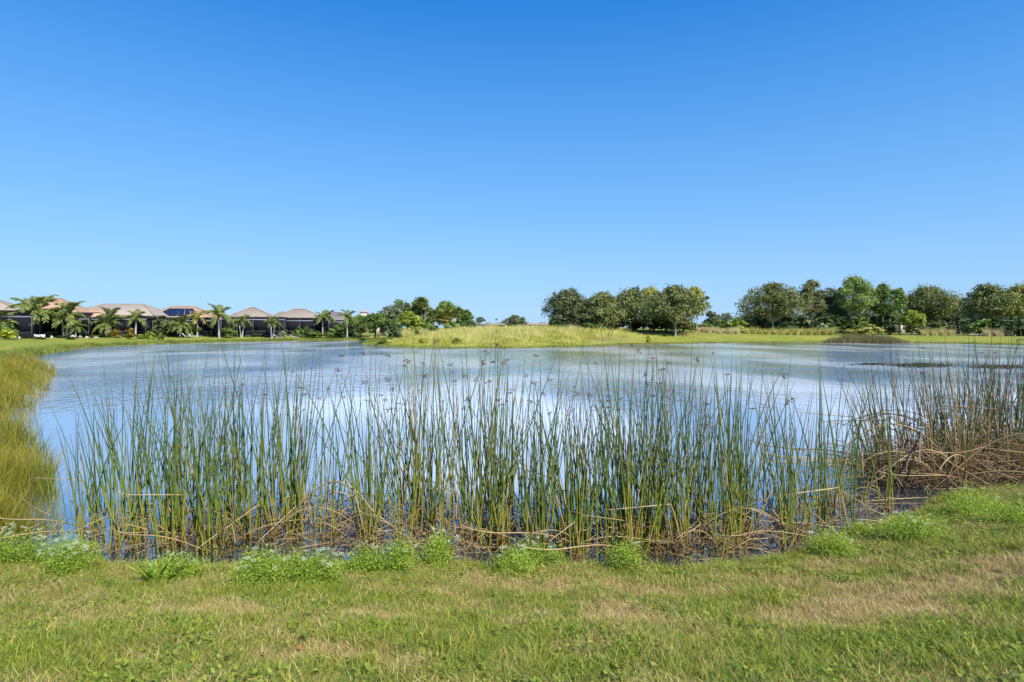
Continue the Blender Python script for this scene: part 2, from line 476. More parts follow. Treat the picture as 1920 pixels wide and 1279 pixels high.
# ------------------------------------------------------------------ foliage helpers
def leaf_quads(C, N, size, g, aspect=0.55, tint=None):
    """One diamond leaf per centre C, its face turned towards N; returns verts, quads, per-vertex tint."""
    n = len(C)
    r = g.normal(size=(n, 3)); u = np.cross(N, r); u /= np.linalg.norm(u, axis=1)[:, None] + 1e-9
    v = np.cross(N, u); v /= np.linalg.norm(v, axis=1)[:, None] + 1e-9
    s = np.broadcast_to(size, (n,))[:, None] * g.uniform(0.6, 1.3, (n, 1))
    a = u * s; b = v * s * aspect
    fold = N / (np.linalg.norm(N, axis=1)[:, None] + 1e-9) * s * 0.18
    V = np.stack([C - a, C + b + fold, C + a, C - b + fold], 1).reshape(-1, 3)
    F = np.arange(n * 4).reshape(n, 4)
    t = g.uniform(0, 1, n) if tint is None else tint
    return V, F, np.repeat(t, 4)

def lobed_crown(lobes, g, n_leaf, size, aspect=0.55, shell=0.55, clump=0.22, under=0.35):
    """Leaves gathered in clumps on and inside a set of ellipsoid lobes (cx,cy,cz,rx,ry,rz)."""
    L = np.array(lobes, float)
    w = (L[:, 3] * L[:, 4] + L[:, 4] * L[:, 5] + L[:, 3] * L[:, 5]); w /= w.sum()
    ncl = max(6, n_leaf // 16)
    li = g.choice(len(L), ncl, p=w)
    d = g.normal(size=(ncl, 3)); d /= np.linalg.norm(d, axis=1)[:, None]
    d[:, 2] = np.where(d[:, 2] < -under, -d[:, 2] * 0.6, d[:, 2])
    r = shell + (1 - shell) * g.uniform(0, 1, ncl) ** 0.5
    cc = L[li, :3] + d * L[li, 3:] * r[:, None]
    ci = g.integers(0, ncl, n_leaf)
    rad = L[li, 3:].mean(1)[ci] * clump
    C = cc[ci] + g.normal(size=(n_leaf, 3)) * rad[:, None]
    N = d[ci] * 0.9 + g.normal(size=(n_leaf, 3)) * 0.55 + np.array([0, 0, 0.35])
    ctint = g.uniform(0, 1, ncl)
    t = np.clip(0.5 * ctint[ci] + 0.5 * g.uniform(0, 1, n_leaf), 0, 1)
    return leaf_quads(C, N, size, g, aspect, t)

def crown_lobes(g, w, d, h, n, lo=0.26, hi=0.42, flat=0.85):
    """n lobes filling an ellipsoid w x d x h whose bottom sits at z = 0."""
    out = []
    ph = g.uniform(0, 6.28)
    for i in range(n):
        a = ph + i * 2.399 + g.uniform(-.4, .4); rr = math.sqrt(g.uniform(0.35, 1)); zz = (i + g.uniform(0, 1)) / n
        prof = math.sqrt(max(0.05, 1 - (2 * zz - 0.80) ** 2 * 0.80))
        s = g.uniform(lo, hi) * (1.12 - 0.3 * zz)
        k = max(0.0, prof - s * 0.8) * rr
        hz_ = s * h * 0.5 * flat * 1.15
        z = hz_ * 0.6 + zz * (h - 1.5 * hz_)
        k *= 1 + 0.28 * math.sin(2 * a + ph * 3) + 0.14 * math.sin(3 * a + ph)
        out.append((math.cos(a) * k * w / 2, math.sin(a) * k * d / 2, z, s * w / 2 * 1.2, s * d / 2 * 1.2, hz_))
    # one lobe crowning the top and one filling the middle
    out.append((g.uniform(-.1, .1) * w, 0, h * 0.82, w * 0.17, d * 0.17, h * 0.18))
    out.append((g.uniform(-.12, .12) * w, 0, h * 0.5, w * 0.26, d * 0.26, h * 0.36))
    return out

def limbs_mesh(g, h_trunk, r0, tips, mat, lean=0.0, multi=1, spread=0.3):
    b = MB()
    for k in range(multi):
        ox = (k - (multi - 1) / 2) * spread
        base = np.array([ox, g.uniform(-.1, .1), -0.25]); top = np.array([ox * 1.6 + lean, g.uniform(-.15, .15), h_trunk])
        ts = np.linspace(0, 1, 6)
        pts = base + (top - base) * ts[:, None] + np.stack([np.sin(ts * 3) * 0.06, np.sin(ts * 2) * 0.05, ts * 0], 1)
        b.tube(pts, r0 * (1.25 - 0.55 * ts), 7)
        for tip in tips[k::multi]:
            tip = np.array(tip)
            mid = (top + tip) / 2 + np.array([0, 0, 0.12 * np.linalg.norm(tip - top)]) * g.uniform(-0.5, 1)
            start = base + (top - base) * g.uniform(0.8, 1.0)
            q = np.linspace(0, 1, 5)[:, None]
            pts = (1 - q) ** 2 * start + 2 * q * (1 - q) * mid + q ** 2 * tip
            b.tube(pts, r0 * np.linspace(0.5, 0.12, 5), 5)
    return b.mesh('trunk', mat)

bark_grey = plain_mat('bark_grey', (0.20, 0.175, 0.145), 0.9, 0.35, 5, 0.4)
bark_pale = plain_mat('bark_pale', (0.40, 0.36, 0.30), 0.9, 0.3, 5, 0.4)
bark_dark = plain_mat('bark_dark', (0.10, 0.085, 0.07), 0.9, 0.35, 5, 0.4)
LM = {
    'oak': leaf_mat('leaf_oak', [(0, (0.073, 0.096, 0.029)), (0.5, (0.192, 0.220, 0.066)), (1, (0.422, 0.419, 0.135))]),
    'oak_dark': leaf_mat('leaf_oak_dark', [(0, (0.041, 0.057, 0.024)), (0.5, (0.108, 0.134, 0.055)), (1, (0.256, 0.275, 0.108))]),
    'oak_warm': leaf_mat('leaf_oak_warm', [(0, (0.115, 0.139, 0.029)), (0.5, (0.346, 0.357, 0.074)), (1, (0.650, 0.623, 0.156))]),
    'pine': leaf_mat('leaf_pine', [(0, (0.056, 0.107, 0.024)), (0.5, (0.180, 0.275, 0.052)), (1, (0.397, 0.479, 0.103))]),
    'lime': leaf_mat('leaf_lime', [(0, (0.099, 0.153, 0.018)), (0.5, (0.280, 0.354, 0.040)), (1, (0.560, 0.594, 0.090))]),
    'silver': leaf_mat('leaf_silver', [(0, (0.099, 0.135, 0.069)), (0.5, (0.250, 0.297, 0.145)), (1, (0.500, 0.536, 0.290))]),
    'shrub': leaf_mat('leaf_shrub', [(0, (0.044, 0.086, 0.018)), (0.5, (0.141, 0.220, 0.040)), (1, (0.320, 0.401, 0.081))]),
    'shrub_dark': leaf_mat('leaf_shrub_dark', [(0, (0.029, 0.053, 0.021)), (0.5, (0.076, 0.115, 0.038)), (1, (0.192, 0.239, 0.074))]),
    'croton': leaf_mat('leaf_croton', [(0, (0.174, 0.043, 0.017)), (0.45, (0.232, 0.174, 0.029)), (1, (0.435, 0.377, 0.043))]),
    'yellow': leaf_mat('leaf_yellow', [(0, (0.203, 0.232, 0.022)), (0.5, (0.435, 0.450, 0.036)), (1, (0.600, 0.600, 0.087))]),
    'palm': leaf_mat('leaf_palm', [(0, (0.051, 0.087, 0.023)), (0.5, (0.131, 0.181, 0.041)), (1, (0.304, 0.319, 0.080))], trans=0.2),
    'palm_gold': leaf_mat('leaf_palm_gold', [(0, (0.102, 0.116, 0.023)), (0.5, (0.261, 0.268, 0.051)), (1, (0.522, 0.435, 0.102))], trans=0.2),
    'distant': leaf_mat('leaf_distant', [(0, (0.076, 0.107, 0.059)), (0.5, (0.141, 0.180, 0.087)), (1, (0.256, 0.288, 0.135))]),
}

def tree(name, label, px, Y, ytop, wpx, mat, ybot=None, bark=bark_grey, n=2600, size=0.26, lobes=12, trunk=0.17, multi=1, lean=0, seed=None,
         group=None, cat='tree', flat=0.85, lo=0.2, hi=0.46, clump=0.22, ybase=None, spread=0.5, shell=0.55, under=0.35):
    g = np.random.default_rng(seed if seed is not None else int(px * 7 + Y))
    base = on_ground(px, Y)
    ztop = Zat(ytop, Y)
    h = max(0.8, ztop - base.z)
    cb = max(0.12, Zat(ybot, Y) - base.z) if ybot is not None else 0.12
    w = wpx * Y / F_PX
    lb = crown_lobes(g, w * 1.13, w * 0.95, (h - cb) * 0.98, lobes + 3, lo, hi, flat)
    # stray boughs break the outline
    for _ in range(lobes // 2):
        l0 = lb[int(g.integers(len(lb)))]; v_ = g.normal(size=3); v_ /= np.linalg.norm(v_); v_[2] = abs(v_[2]) * 0.8; k_ = g.uniform(0.25, 0.5)
        lb.append((l0[0] + v_[0] * l0[3] * 1.05, l0[1] + v_[1] * l0[4] * 1.05, l0[2] + v_[2] * l0[5] * 1.05, l0[3] * k_, l0[4] * k_, l0[5] * k_))
    V, F, t = lobed_crown(lb, g, int(n * 3.0), size * 0.76, shell=shell, clump=clump, under=under)
    V = V + np.array([lean, 0, cb])
    root = empty(name, base)
    link('crown', mesh_np('crown', V, F, LM[mat], {'tint': t}), root)
    tips = [(l[0] + lean, l[1], l[2] + cb) for l in lb]
    link('trunk', limbs_mesh(g, max(cb, 0.25 * h), trunk, tips, bark, lean * 0.5, multi, spread), root)
    return tag(root, label, cat, group)

# shrubs: a few leafy meshes, scaled and turned
def shrub_mesh(seed, mat, n=520, size=0.11, lobes=7):
    g = np.random.default_rng(seed)
    lb = crown_lobes(g, 1.0, 1.0, 1.0, lobes, 0.34, 0.5)
    V, F, t = lobed_crown(lb, g, n, size, shell=0.6, clump=0.25)
    V[:, 2] = np.maximum(V[:, 2], -0.05)
    return mesh_np('foliage', V, F, LM[mat], {'tint': t})
SHRUB = {}
def shrub(name, label, px, Y, ytop, wpx, mat, group=None, cat='shrub', seed=0, ybase=None, depth=None, n=520):
    key = (mat, seed, n)
    if key not in SHRUB: SHRUB[key] = shrub_mesh(31 * seed + len(mat), mat, n)
    base = on_ground(px, Y)
    w = wpx * Y / F_PX
    h = max(0.35, Zat(ytop, Y) - base.z)
    root = empty(name, base, 0)
    link('foliage', SHRUB[key], root, None, (0, 0, g2.uniform(-0.4, 0.4)), (w, depth or w * 0.8, h))
    return tag(root, label, cat, group)
g2 = np.random.default_rng(5)

# feather palms: every frond an object sharing a few frond meshes
def frond_mesh(seed, length, droop, mat, nl=20, ll=0.55):
    g = np.random.default_rng(seed)
    t = np.linspace(0, 1, 9)
    px_ = length * (t * 0.95 - 0.12 * t ** 2 * droop * 2)
    pz_ = length * (0.42 * t - droop * t ** 2.3)
    b = MB(); b.tube(np.stack([px_, t * 0, pz_], 1), np.linspace(0.045, 0.012, 9), 4)
    V, F, T = b.arrays(); T = T * 0 + 0.75
    LV, LF = [], []
    off = len(V)
    q = 0
    for k in range(nl):
        s = 0.14 + 0.86 * (k + 0.5) / nl
        p = np.array([np.interp(s, t, px_), 0, np.interp(s, t, pz_)])
        e = 0.04
        p2 = np.array([np.interp(min(1, s + e), t, px_), 0, np.interp(min(1, s + e), t, pz_)])
        al = (p2 - p) / (np.linalg.norm(p2 - p) + 1e-9)
        L = ll * math.sin(math.pi * (0.18 + 0.74 * s)) ** 0.6
        for sd in (-1, 1):
            tip = p + np.array([al[0] * 0.45 * L, sd * L * 0.75, al[2] * 0.45 * L + g.uniform(-0.62, 0.22) * L])
            wv = al * 0.03
            mid = (p + tip) / 2 + np.array([0, 0, 0.05 * L])
            LV += [p, mid + wv, tip, mid - wv]
            LF.append((off + q, off + q + 1, off + q + 2, off + q + 3)); q += 4
    V = np.concatenate([V, np.array(LV)])
    tt = np.concatenate([T, np.repeat(g.uniform(0.1, 1, q // 4), 4)])
    return mesh_np('frond', V, F + [np.array(LF)], LM[mat], {'tint': tt})
FRONDS = {}
trunk_pale = plain_mat('palm_trunk', (0.46, 0.43, 0.39), 0.85, 0.25, 3.0, 0.2)
def feather_palm(label, px, Y, ytrunk, ytop, mat='palm', n=15, length=None, lean=0.0, r=0.16, group='queen palms along the house gardens', name='queen_palm', seed=1):
    g = np.random.default_rng(int(px * 3 + seed))
    base = on_ground(px, Y)
    zt = Zat(ytrunk, Y) - base.z
    L = length or (Zat(ytop, Y) - Zat(ytrunk, Y)) * 1.15
    root = empty(name, base)
    ts = np.linspace(0, 1, 8)
    pts = np.stack([lean * ts ** 1.3, 0 * ts, -0.2 + (zt + 0.2) * ts], 1)
    tr = MB(); tr.tube(pts, r * (1.15 - 0.35 * ts), 8)
    link('trunk', tr.mesh('trunk', trunk_pale, True), root)
    sh = MB(); sh.tube(np.array([(lean, 0, zt), (lean, 0, zt + L * 0.12), (lean, 0, zt + L * 0.22)]), np.array([r * 0.85, r * 0.7, 0.04]), 7)
    link('crown_shaft', sh.mesh('crown_shaft', LM[mat]), root)
    for k in range(n):
        v = k % 3
        key = (mat, v)
        if key not in FRONDS: FRONDS[key] = frond_mesh(50 + v, 1.0, (0.50, 0.72, 0.95)[v], mat, ll=0.27)
        el = (-0.95, -0.55, -0.12)[v] + g.uniform(-0.15, 0.15)
        link('frond', FRONDS[key], root, (lean, 0, zt + L * 0.12), (g.uniform(-.2, .2), el, k * 2.4 + g.uniform(-.3, .3)), L * g.uniform(0.9, 1.12))
    return tag(root, label, 'palm', group)

# fan palms (cabbage palms): a ball of fan-shaped leaves
def fan_mesh(seed, mat):
    g = np.random.default_rng(seed)
    V, F, T, q = [], [], [], 0
    b = MB(); b.tube(np.array([(0, 0, 0), (0.3, 0, 0.05), (0.55, 0, 0.02)]), np.array([0.03, 0.022, 0.02]), 4)
    bv, bf, bt = b.arrays()
    V.append(bv); T.append(bt * 0 + 0.8); q = len(bv)
    fq = []
    for a in np.linspace(-2.0, 2.0, 13):
        L = 0.62 * (1 - 0.07 * a * a) * g.uniform(0.85, 1.1)
        d = np.array([math.cos(a), math.sin(a), 0]); s = np.array([-math.sin(a), math.cos(a), 0]) * 0.055
        c = np.array([0.52, 0, 0.02])
        V.append(np.array([c, c + d * L * 0.55 + s + (0, 0, 0.05), c + d * L + (0, 0, -0.16 * L - 0.05), c + d * L * 0.55 - s + (0, 0, 0.02)]))
        T.append(np.full(4, g.uniform(0.1, 1))); fq.append((q, q + 1, q + 2, q + 3)); q += 4
    return mesh_np('frond', np.concatenate(V), bf + [np.array(fq)], LM[mat], {'tint': np.concatenate(T)})
FANS = {}
def fan_palm(label, px, Y, ymid, rpx, mat='palm', n=34, group='cabbage palms on the point', name='cabbage_palm', bark=bark_grey):
    g = np.random.default_rng(int(px * 5 + Y))
    base = on_ground(px, Y)
    zt = Zat(ymid, Y) - base.z
    rad = rpx * Y / F_PX
    root = empty(name, base)
    tr = MB(); ts = np.linspace(0, 1, 6)
    tr.tube(np.stack([0.1 * np.sin(ts * 2), 0 * ts, -0.2 + (zt + 0.2) * ts], 1), 0.17 * (1.1 - 0.15 * ts), 8)
    link('trunk', tr.mesh('trunk', bark, True), root)
    if mat not in FANS: FANS[mat] = fan_mesh(77, mat)
    for k in range(n):
        z = 1 - 1.75 * (k + 0.5) / n
        el = math.asin(max(-0.8, min(1, z)))
        link('frond', FANS[mat], root, (0.09, 0, zt), (g.uniform(-.5, .5), -el, k * 2.399 + g.uniform(-.2, .2)), rad * g.uniform(0.8, 1.0))
    return tag(root, label, 'palm', group)

# ------------------------------------------------------------------ houses with screened pool cages
def tile_mat(name, cols, scale=3.2):
    m, nt, n, l = new_mat(name)
    out = n.new('ShaderNodeOutputMaterial'); p = n.new('ShaderNodeBsdfPrincipled')
    tc = n.new('ShaderNodeTexCoord')
    f = noise(n, l, tc.outputs['Object'], 1.2, 6, 0.7); f2 = noise(n, l, tc.outputs['Object'], 9, 3, 0.6)
    r = ramp(n, [(0.28, cols[0]), (0.5, cols[1]), (0.72, cols[2])])
    l.new(math_node(n, l, 'ADD', math_node(n, l, 'MULTIPLY', f, 0.55), math_node(n, l, 'MULTIPLY', f2, 0.45)), r.inputs[0])
    l.new(r.outputs[0], p.inputs['Base Color']); p.inputs['Roughness'].default_value = 0.85; p.inputs['Specular IOR Level'].default_value = 0.2
    wv = n.new('ShaderNodeTexWave'); wv.bands_direction = 'Z'; wv.inputs['Scale'].default_value = scale; l.new(tc.outputs['Object'], wv.inputs[0])
    b = n.new('ShaderNodeBump'); b.inputs['Strength'].default_value = 0.5; b.inputs['Distance'].default_value = 0.08
    l.new(wv.outputs['Fac'], b.inputs['Height']); l.new(b.outputs[0], p.inputs['Normal'])
    l.new(p.outputs[0], out.inputs[0])
    return m
roof_tan = tile_mat('roof_tan', [(0.28, 0.225, 0.165), (0.40, 0.33, 0.25), (0.50, 0.43, 0.34)])
roof_orange = tile_mat('roof_orange', [(0.34, 0.20, 0.12), (0.50, 0.31, 0.19), (0.60, 0.42, 0.29)])
roof_brown = tile_mat('roof_brown', [(0.23, 0.18, 0.14), (0.33, 0.27, 0.21), (0.42, 0.35, 0.28)])
roof_pink = tile_mat('roof_pink', [(0.36, 0.22, 0.16), (0.47, 0.30, 0.23), (0.55, 0.39, 0.31)])
roof_grey = tile_mat('roof_grey', [(0.15, 0.13, 0.12), (0.22, 0.19, 0.18), (0.29, 0.26, 0.25)])
stucco = plain_mat('stucco', (0.52, 0.45, 0.36), 0.9, 0.08, 2)
white_paint = plain_mat('white_paint', (0.66, 0.65, 0.62), 0.6, 0.05, 2)
frame_grey = plain_mat('frame_grey', (0.19, 0.19, 0.22), 0.5, 0.1, 3)
frame_dark = plain_mat('frame_dark', (0.085, 0.085, 0.105), 0.5, 0.1, 3)
glass_dark = plain_mat('glass_dark', (0.02, 0.022, 0.028), 0.12, 0.1, 1, spec=0.6)
solar_blue = plain_mat('solar_blue', (0.012, 0.018, 0.05), 0.2, 0.2, 2, spec=0.6)
def screen_material():
    m, nt, n, l = new_mat('insect_screen')
    out = n.new('ShaderNodeOutputMaterial')
    d = n.new('ShaderNodeBsdfDiffuse'); d.inputs['Color'].default_value = (0.022, 0.02, 0.028, 1)
    t = n.new('ShaderNodeBsdfTransparent')
    mx = n.new('ShaderNodeMixShader'); mx.inputs[0].default_value = 0.82
    l.new(t.outputs[0], mx.inputs[1]); l.new(d.outputs[0], mx.inputs[2]); l.new(mx.outputs[0], out.inputs[0])
    return m
screen_m = screen_material()

def hip_roof(w, d, z0, rise, ridge, mat, x=0.0, y=0.0, th=0.22):
    b = MB(); hw, hd = w / 2, d / 2
    r = ridge / 2
    zt = z0 + th + rise
    V = [(-hw, -hd, z0), (hw, -hd, z0), (hw, hd, z0), (-hw, hd, z0), (-hw, -hd, z0 + th), (hw, -hd, z0 + th), (hw, hd, z0 + th), (-hw, hd, z0 + th), (-r, 0, zt), (r, 0, zt)]
    V = np.array(V) + (x, y, 0)
    b.add(V, [(3, 2, 1, 0), (0, 1, 5, 4), (1, 2, 6, 5), (2, 3, 7, 6), (3, 0, 4, 7), (4, 5, 9, 8), (6, 7, 8, 9)])
    b.add(V[[5, 6, 9]], [(0, 1, 2)]); b.add(V[[7, 4, 8]], [(0, 1, 2)])
    return b.mesh('roof', mat), V

def house(label, px, Y, w, d, ztop, ridge, rz, roof_m, cage=None, eave=2.9, wing=None, solar=False, frame=frame_dark, beam_m=frame_grey, wall_m=stucco, windows=True, name='house'):
    base = on_ground(px, Y); base.z -= 0.05
    root = empty(name, base, rz)
    b = MB(); b.box(-w / 2, w / 2, -d / 2, d / 2, -0.4, eave)
    link('wall', b.mesh('wall', wall_m), root)
    rise = ztop - base.z - eave - 0.22
    me, RV = hip_roof(w + 1.0, d + 1.0, eave, rise, ridge, roof_m)
    ro = link('roof', me, root)
    cap = [(8, 9), (4, 8), (7, 8), (5, 9), (6, 9)]
    for a, c in cap:
        if np.linalg.norm(RV[a] - RV[c]) < 0.2: continue
        t = MB(); t.tube(np.array([RV[a] * 0.98 + RV[c] * 0.02, RV[c]]) + (0, 0, 0.03), 0.10, 5)
        link('ridge_cap', t.mesh('ridge_cap', roof_brown), ro)
    if wing:
        wx, wy, ww, wd, wr, wrg = wing
        b = MB(); b.box(wx - ww / 2 + .5, wx + ww / 2 - .5, wy - wd / 2 + .5, wy + wd / 2 - .5, -0.4, eave - 0.004)
        link('wing_wall', b.mesh('wing_wall', wall_m), root)
        me, WV = hip_roof(ww, wd, eave + 0.003, wr, wrg, roof_m, wx, wy)
        link('wing_roof', me, root)
    if windows:
        for k, xx in enumerate(np.linspace(-w * 0.36, w * 0.36, 4)):
            b = MB(); b.box(xx - 0.95, xx + 0.95, -d / 2 - 0.05, -d / 2 - 0.003, 0.1, 2.35)
            dr = link('sliding_door', b.mesh('sliding_door', frame_grey), root)
            for sx in (-0.47, 0.47):
                b = MB(); b.box(xx + sx - 0.42, xx + sx + 0.42, -d / 2 - 0.07, -d / 2 - 0.052, 0.18, 2.27)
                link('pane', b.mesh('pane', glass_dark), dr)
    if solar:
        # panels on the lake-side slope
        A, B_, C_, D_ = RV[4], RV[5], RV[9], RV[8]
        for r_ in range(2):
            for k in range(6):
                u0, u1 = 0.14 + k * 0.115, 0.14 + k * 0.115 + 0.105
                v0, v1 = 0.22 + r_ * 0.30, 0.22 + r_ * 0.30 + 0.27
                def P_(u, v): return (A * (1 - u) + B_ * u) * (1 - v) + (D_ * (1 - u) + C_ * u) * v
                q = np.array([P_(u0, v0), P_(u1, v0), P_(u1, v1), P_(u0, v1)]); up = np.array([0, 0, 0.10])
                V = np.concatenate([q + up, q + up + (0, 0, 0.05)])
                bb = MB(); bb.add(V, [(3, 2, 1, 0), (4, 5, 6, 7), (0, 1, 5, 4), (1, 2, 6, 5), (2, 3, 7, 6), (3, 0, 4, 7)])
                link('solar_panel', bb.mesh('solar_panel', solar_blue), ro)
    if cage:
        cx, cw, cd, ch, cr = cage           # centre, width, depth, front height, height at the house
        yf, yb = -d / 2 - cd, -d / 2 - 0.02
        n = max(3, int(round(cw / 2.6)))
        xs = np.linspace(cx - cw / 2, cx + cw / 2, n + 1)
        def post(x, y, h):
            b = MB(); b.box(-0.06, 0.06, -0.06, 0.06, -0.2, h); link('post', b.mesh('post', frame), root, (x, y, 0))
        for x in xs: post(x, yf, ch)
        for x in (xs[0], xs[-1]):
            post(x, (yf + yb) / 2, ch)
        b = MB(); b.box(xs[0] - 0.1, xs[-1] + 0.1, yf - 0.09, yf + 0.09, ch, ch + 0.24); link('eave_beam', b.mesh('eave_beam', beam_m), root)
        b = MB(); b.box(xs[0] - 0.05, xs[-1] + 0.05, yf - 0.065, yf + 0.065, 0.85, 0.93); link('chair_rail', b.mesh('chair_rail', frame), root)
        b = MB(); b.box(xs[0] - 0.05, xs[-1] + 0.05, yf - 0.065, yf + 0.065, -0.2, 0.12); link('kick_rail', b.mesh('kick_rail', frame), root)
        for i in range(n):
            for z0, z1 in ((0.12, 0.85), (0.93, ch)):
                b = MB(); b.box(xs[i] + 0.06, xs[i + 1] - 0.06, yf - 0.008, yf + 0.008, z0, z1)
                link('screen_panel', b.mesh('screen_panel', screen_m), root)
            # sloping roof screen with its rafter
            ym = yf + cd * 0.45
            for (ya, za, yb2, zb) in ((yf + 0.1, ch + 0.24, ym, cr), (ym, cr, yb, cr)):
                q = np.array([(xs[i] + 0.06, ya, za), (xs[i + 1] - 0.06, ya, za), (xs[i + 1] - 0.06, yb2, zb), (xs[i] + 0.06, yb2, zb)])
                V = np.concatenate([q, q + (0, 0, 0.016)])
                bb = MB(); bb.add(V, [(3, 2, 1, 0), (4, 5, 6, 7), (0, 1, 5, 4), (1, 2, 6, 5), (2, 3, 7, 6), (3, 0, 4, 7)])
                link('roof_screen', bb.mesh('roof_screen', screen_m), root)
        for x in xs:
            t = MB(); t.tube(np.array([(x, yf, ch + 0.2), (x, yf + cd * 0.45, cr + 0.02), (x, yb, cr + 0.02)]), 0.07, 4)
            link('rafter', t.mesh('rafter', frame), root)
        for sx in (xs[0], xs[-1]):
            for ya, yb2 in ((yf + 0.06, (yf + yb) / 2 - 0.06), ((yf + yb) / 2 + 0.06, yb)):
                b = MB(); b.box(sx - 0.008, sx + 0.008, ya, yb2, 0.0, ch)
                link('screen_panel', b.mesh('screen_panel', screen_m), root)
    return tag(root, label, 'house')

house('tan roofed house at the left edge with a tall screened cage, nearest in the row', -35, 92, 14, 11, 6.9, 4, R(22), roof_tan, (3.5, 13, 6.0, 3.0, 4.1), eave=3.3, frame=frame_dark)
house('orange tiled house behind the two twin-trunk palms with a wide dark screened cage', 92, 101, 13, 11, 7.5, 3.5, R(20), roof_orange, (2.0, 14, 6.0, 2.75, 4.0), eave=3.2, wing=(6.3, 2.0, 7, 7, 1.5, 0.5))
house('large tan hip roofed house with a long flat ridge behind the red crotons', 232, 112, 16.5, 13, 6.9, 7.0, R(8), roof_tan, (1.5, 15, 5.0, 2.8, 3.6), eave=3.1)
house('orange roofed house with dark blue solar panels on its lake side slope', 344, 118, 12.5, 10, 6.7, 4.2, R(16), roof_orange, (3.0, 10, 4.5, 2.7, 3.5), solar=True, wing=(4.5, 3.5, 8.5, 8, 2.2, 2.2))
house('brown hip roofed house with a low peak right of the lone tall palm', 474, 124, 10.0, 9, 6.7, 0.7, R(14), roof_brown, (1.6, 11.5, 4.5, 3.0, 3.7), beam_m=frame_grey, wing=(5.2, 1.0, 6, 7, 1.4, 0.6))
house('brown tiled house with a double peaked roof at the right end of the screened row', 562, 131, 11.0, 10, 6.6, 2.2, R(14), roof_brown, (1.0, 11.5, 4.5, 2.8, 3.6), wing=(-3.4, -2.0, 6.5, 7, 1.9, 1.0))
house('grey roofed house half hidden behind the far pair of palms', 632, 152, 9.0, 9, 6.4, 2.0, R(14), roof_grey, (1.0, 8, 4.0, 2.8, 3.4))
hh = house('pink tiled house with a small pale square tower behind the shrubs', 690, 162, 12.0, 9, 6.2, 3.5, R(10), roof_pink, None, windows=True)
b = MB(); b.box(-2.0, -0.2, -1.4, 0.8, 4.0, 5.7); tw = link('tower_wall', b.mesh('tower_wall', white_paint), hh)
me, _ = hip_roof(2.4, 2.8, 5.703, 0.5, 0.2, roof_pink, -1.1, -0.3, 0.12); link('tower_roof', me, hh)
# far houses across the fairways
house('mauve roofed house seen between the right hand oaks', 1415, 175, 14, 11, 4.9, 4.0, R(-8), roof_grey, None)
house('grey roofed house behind the pine trunks on the right', 1655, 168, 13, 11, 4.7, 4.0, R(-14), roof_grey, None)
house('white walled house glimpsed under the big oak on the right', 1768, 170, 10, 9, 4.6, 3.0, R(-10), roof_grey, None, wall_m=white_paint)
house('pale distant house on the skyline just left of the oak grove', 1003, 310, 26, 10, 4.6, 16, R(4), roof_pink, None)
house('pale distant house on the skyline between the round tree and the small tree', 925, 320, 16, 10, 4.6, 8, R(-3), roof_tan, None)

# ------------------------------------------------------------------ trees
GP = 'trees on the grassy point'
tree('oak_tree', 'dense dark green oak at the left end of the grove, leafy to the ground', 1066, 106, 541, 84, 'oak_dark', 619, n=3600, lobes=16, group=GP)
tree('oak_tree', 'yellow green tree peeking between the first oaks of the grove', 1078, 109, 560, 60, 'lime', 600, n=900, lobes=7, group=GP)
tree('oak_tree', 'grey green oak second in the grove with foliage down to the tall grass', 1131, 103, 548, 76, 'oak', 619, n=3200, lobes=14, group=GP)
tree('oak_tree', 'tall grey green oak at the middle of the grove with a thin bare trunk', 1182, 107, 539, 84, 'oak', 610, n=3000, lobes=14, bark=bark_pale, trunk=0.13, group=GP)
tree('oak_tree', 'pale yellow green oak standing behind the middle of the grove', 1218, 113, 536, 66, 'oak_warm', 606, n=2400, lobes=11, group=GP)
tree('oak_tree', 'broad dark oak with a pale straight trunk near the right end of the grove', 1266, 101, 536, 98, 'oak', 605, n=4000, lobes=17, bark=bark_pale, trunk=0.16, group=GP)
tree('oak_tree', 'sunlit yellow green oak with twin pale trunks at the right end of the grove', 1300, 108, 536, 48, 'oak_warm', 590, n=2200, lobes=10, bark=bark_pale, trunk=0.10, multi=2, spread=0.9, group=GP)
tree('silver_tree', 'small silvery tree under the middle of the oak grove', 1212, 103, 572, 34, 'silver', 608, n=900, lobes=7, group=GP, trunk=0.07)
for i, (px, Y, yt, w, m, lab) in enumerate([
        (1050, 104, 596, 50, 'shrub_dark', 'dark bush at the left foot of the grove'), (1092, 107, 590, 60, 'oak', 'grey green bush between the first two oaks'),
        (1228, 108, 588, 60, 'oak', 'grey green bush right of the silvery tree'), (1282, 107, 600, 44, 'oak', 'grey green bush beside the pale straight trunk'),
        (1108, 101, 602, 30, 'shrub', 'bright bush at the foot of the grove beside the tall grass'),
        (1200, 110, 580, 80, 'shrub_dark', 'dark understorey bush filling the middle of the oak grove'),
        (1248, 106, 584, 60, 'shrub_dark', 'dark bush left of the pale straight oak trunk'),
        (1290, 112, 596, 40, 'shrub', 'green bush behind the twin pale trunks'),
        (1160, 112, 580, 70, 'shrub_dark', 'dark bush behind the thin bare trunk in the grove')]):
    shrub('shrub', lab, px, Y, yt, w, m, 'bushes under the oak grove', seed=i % 3)

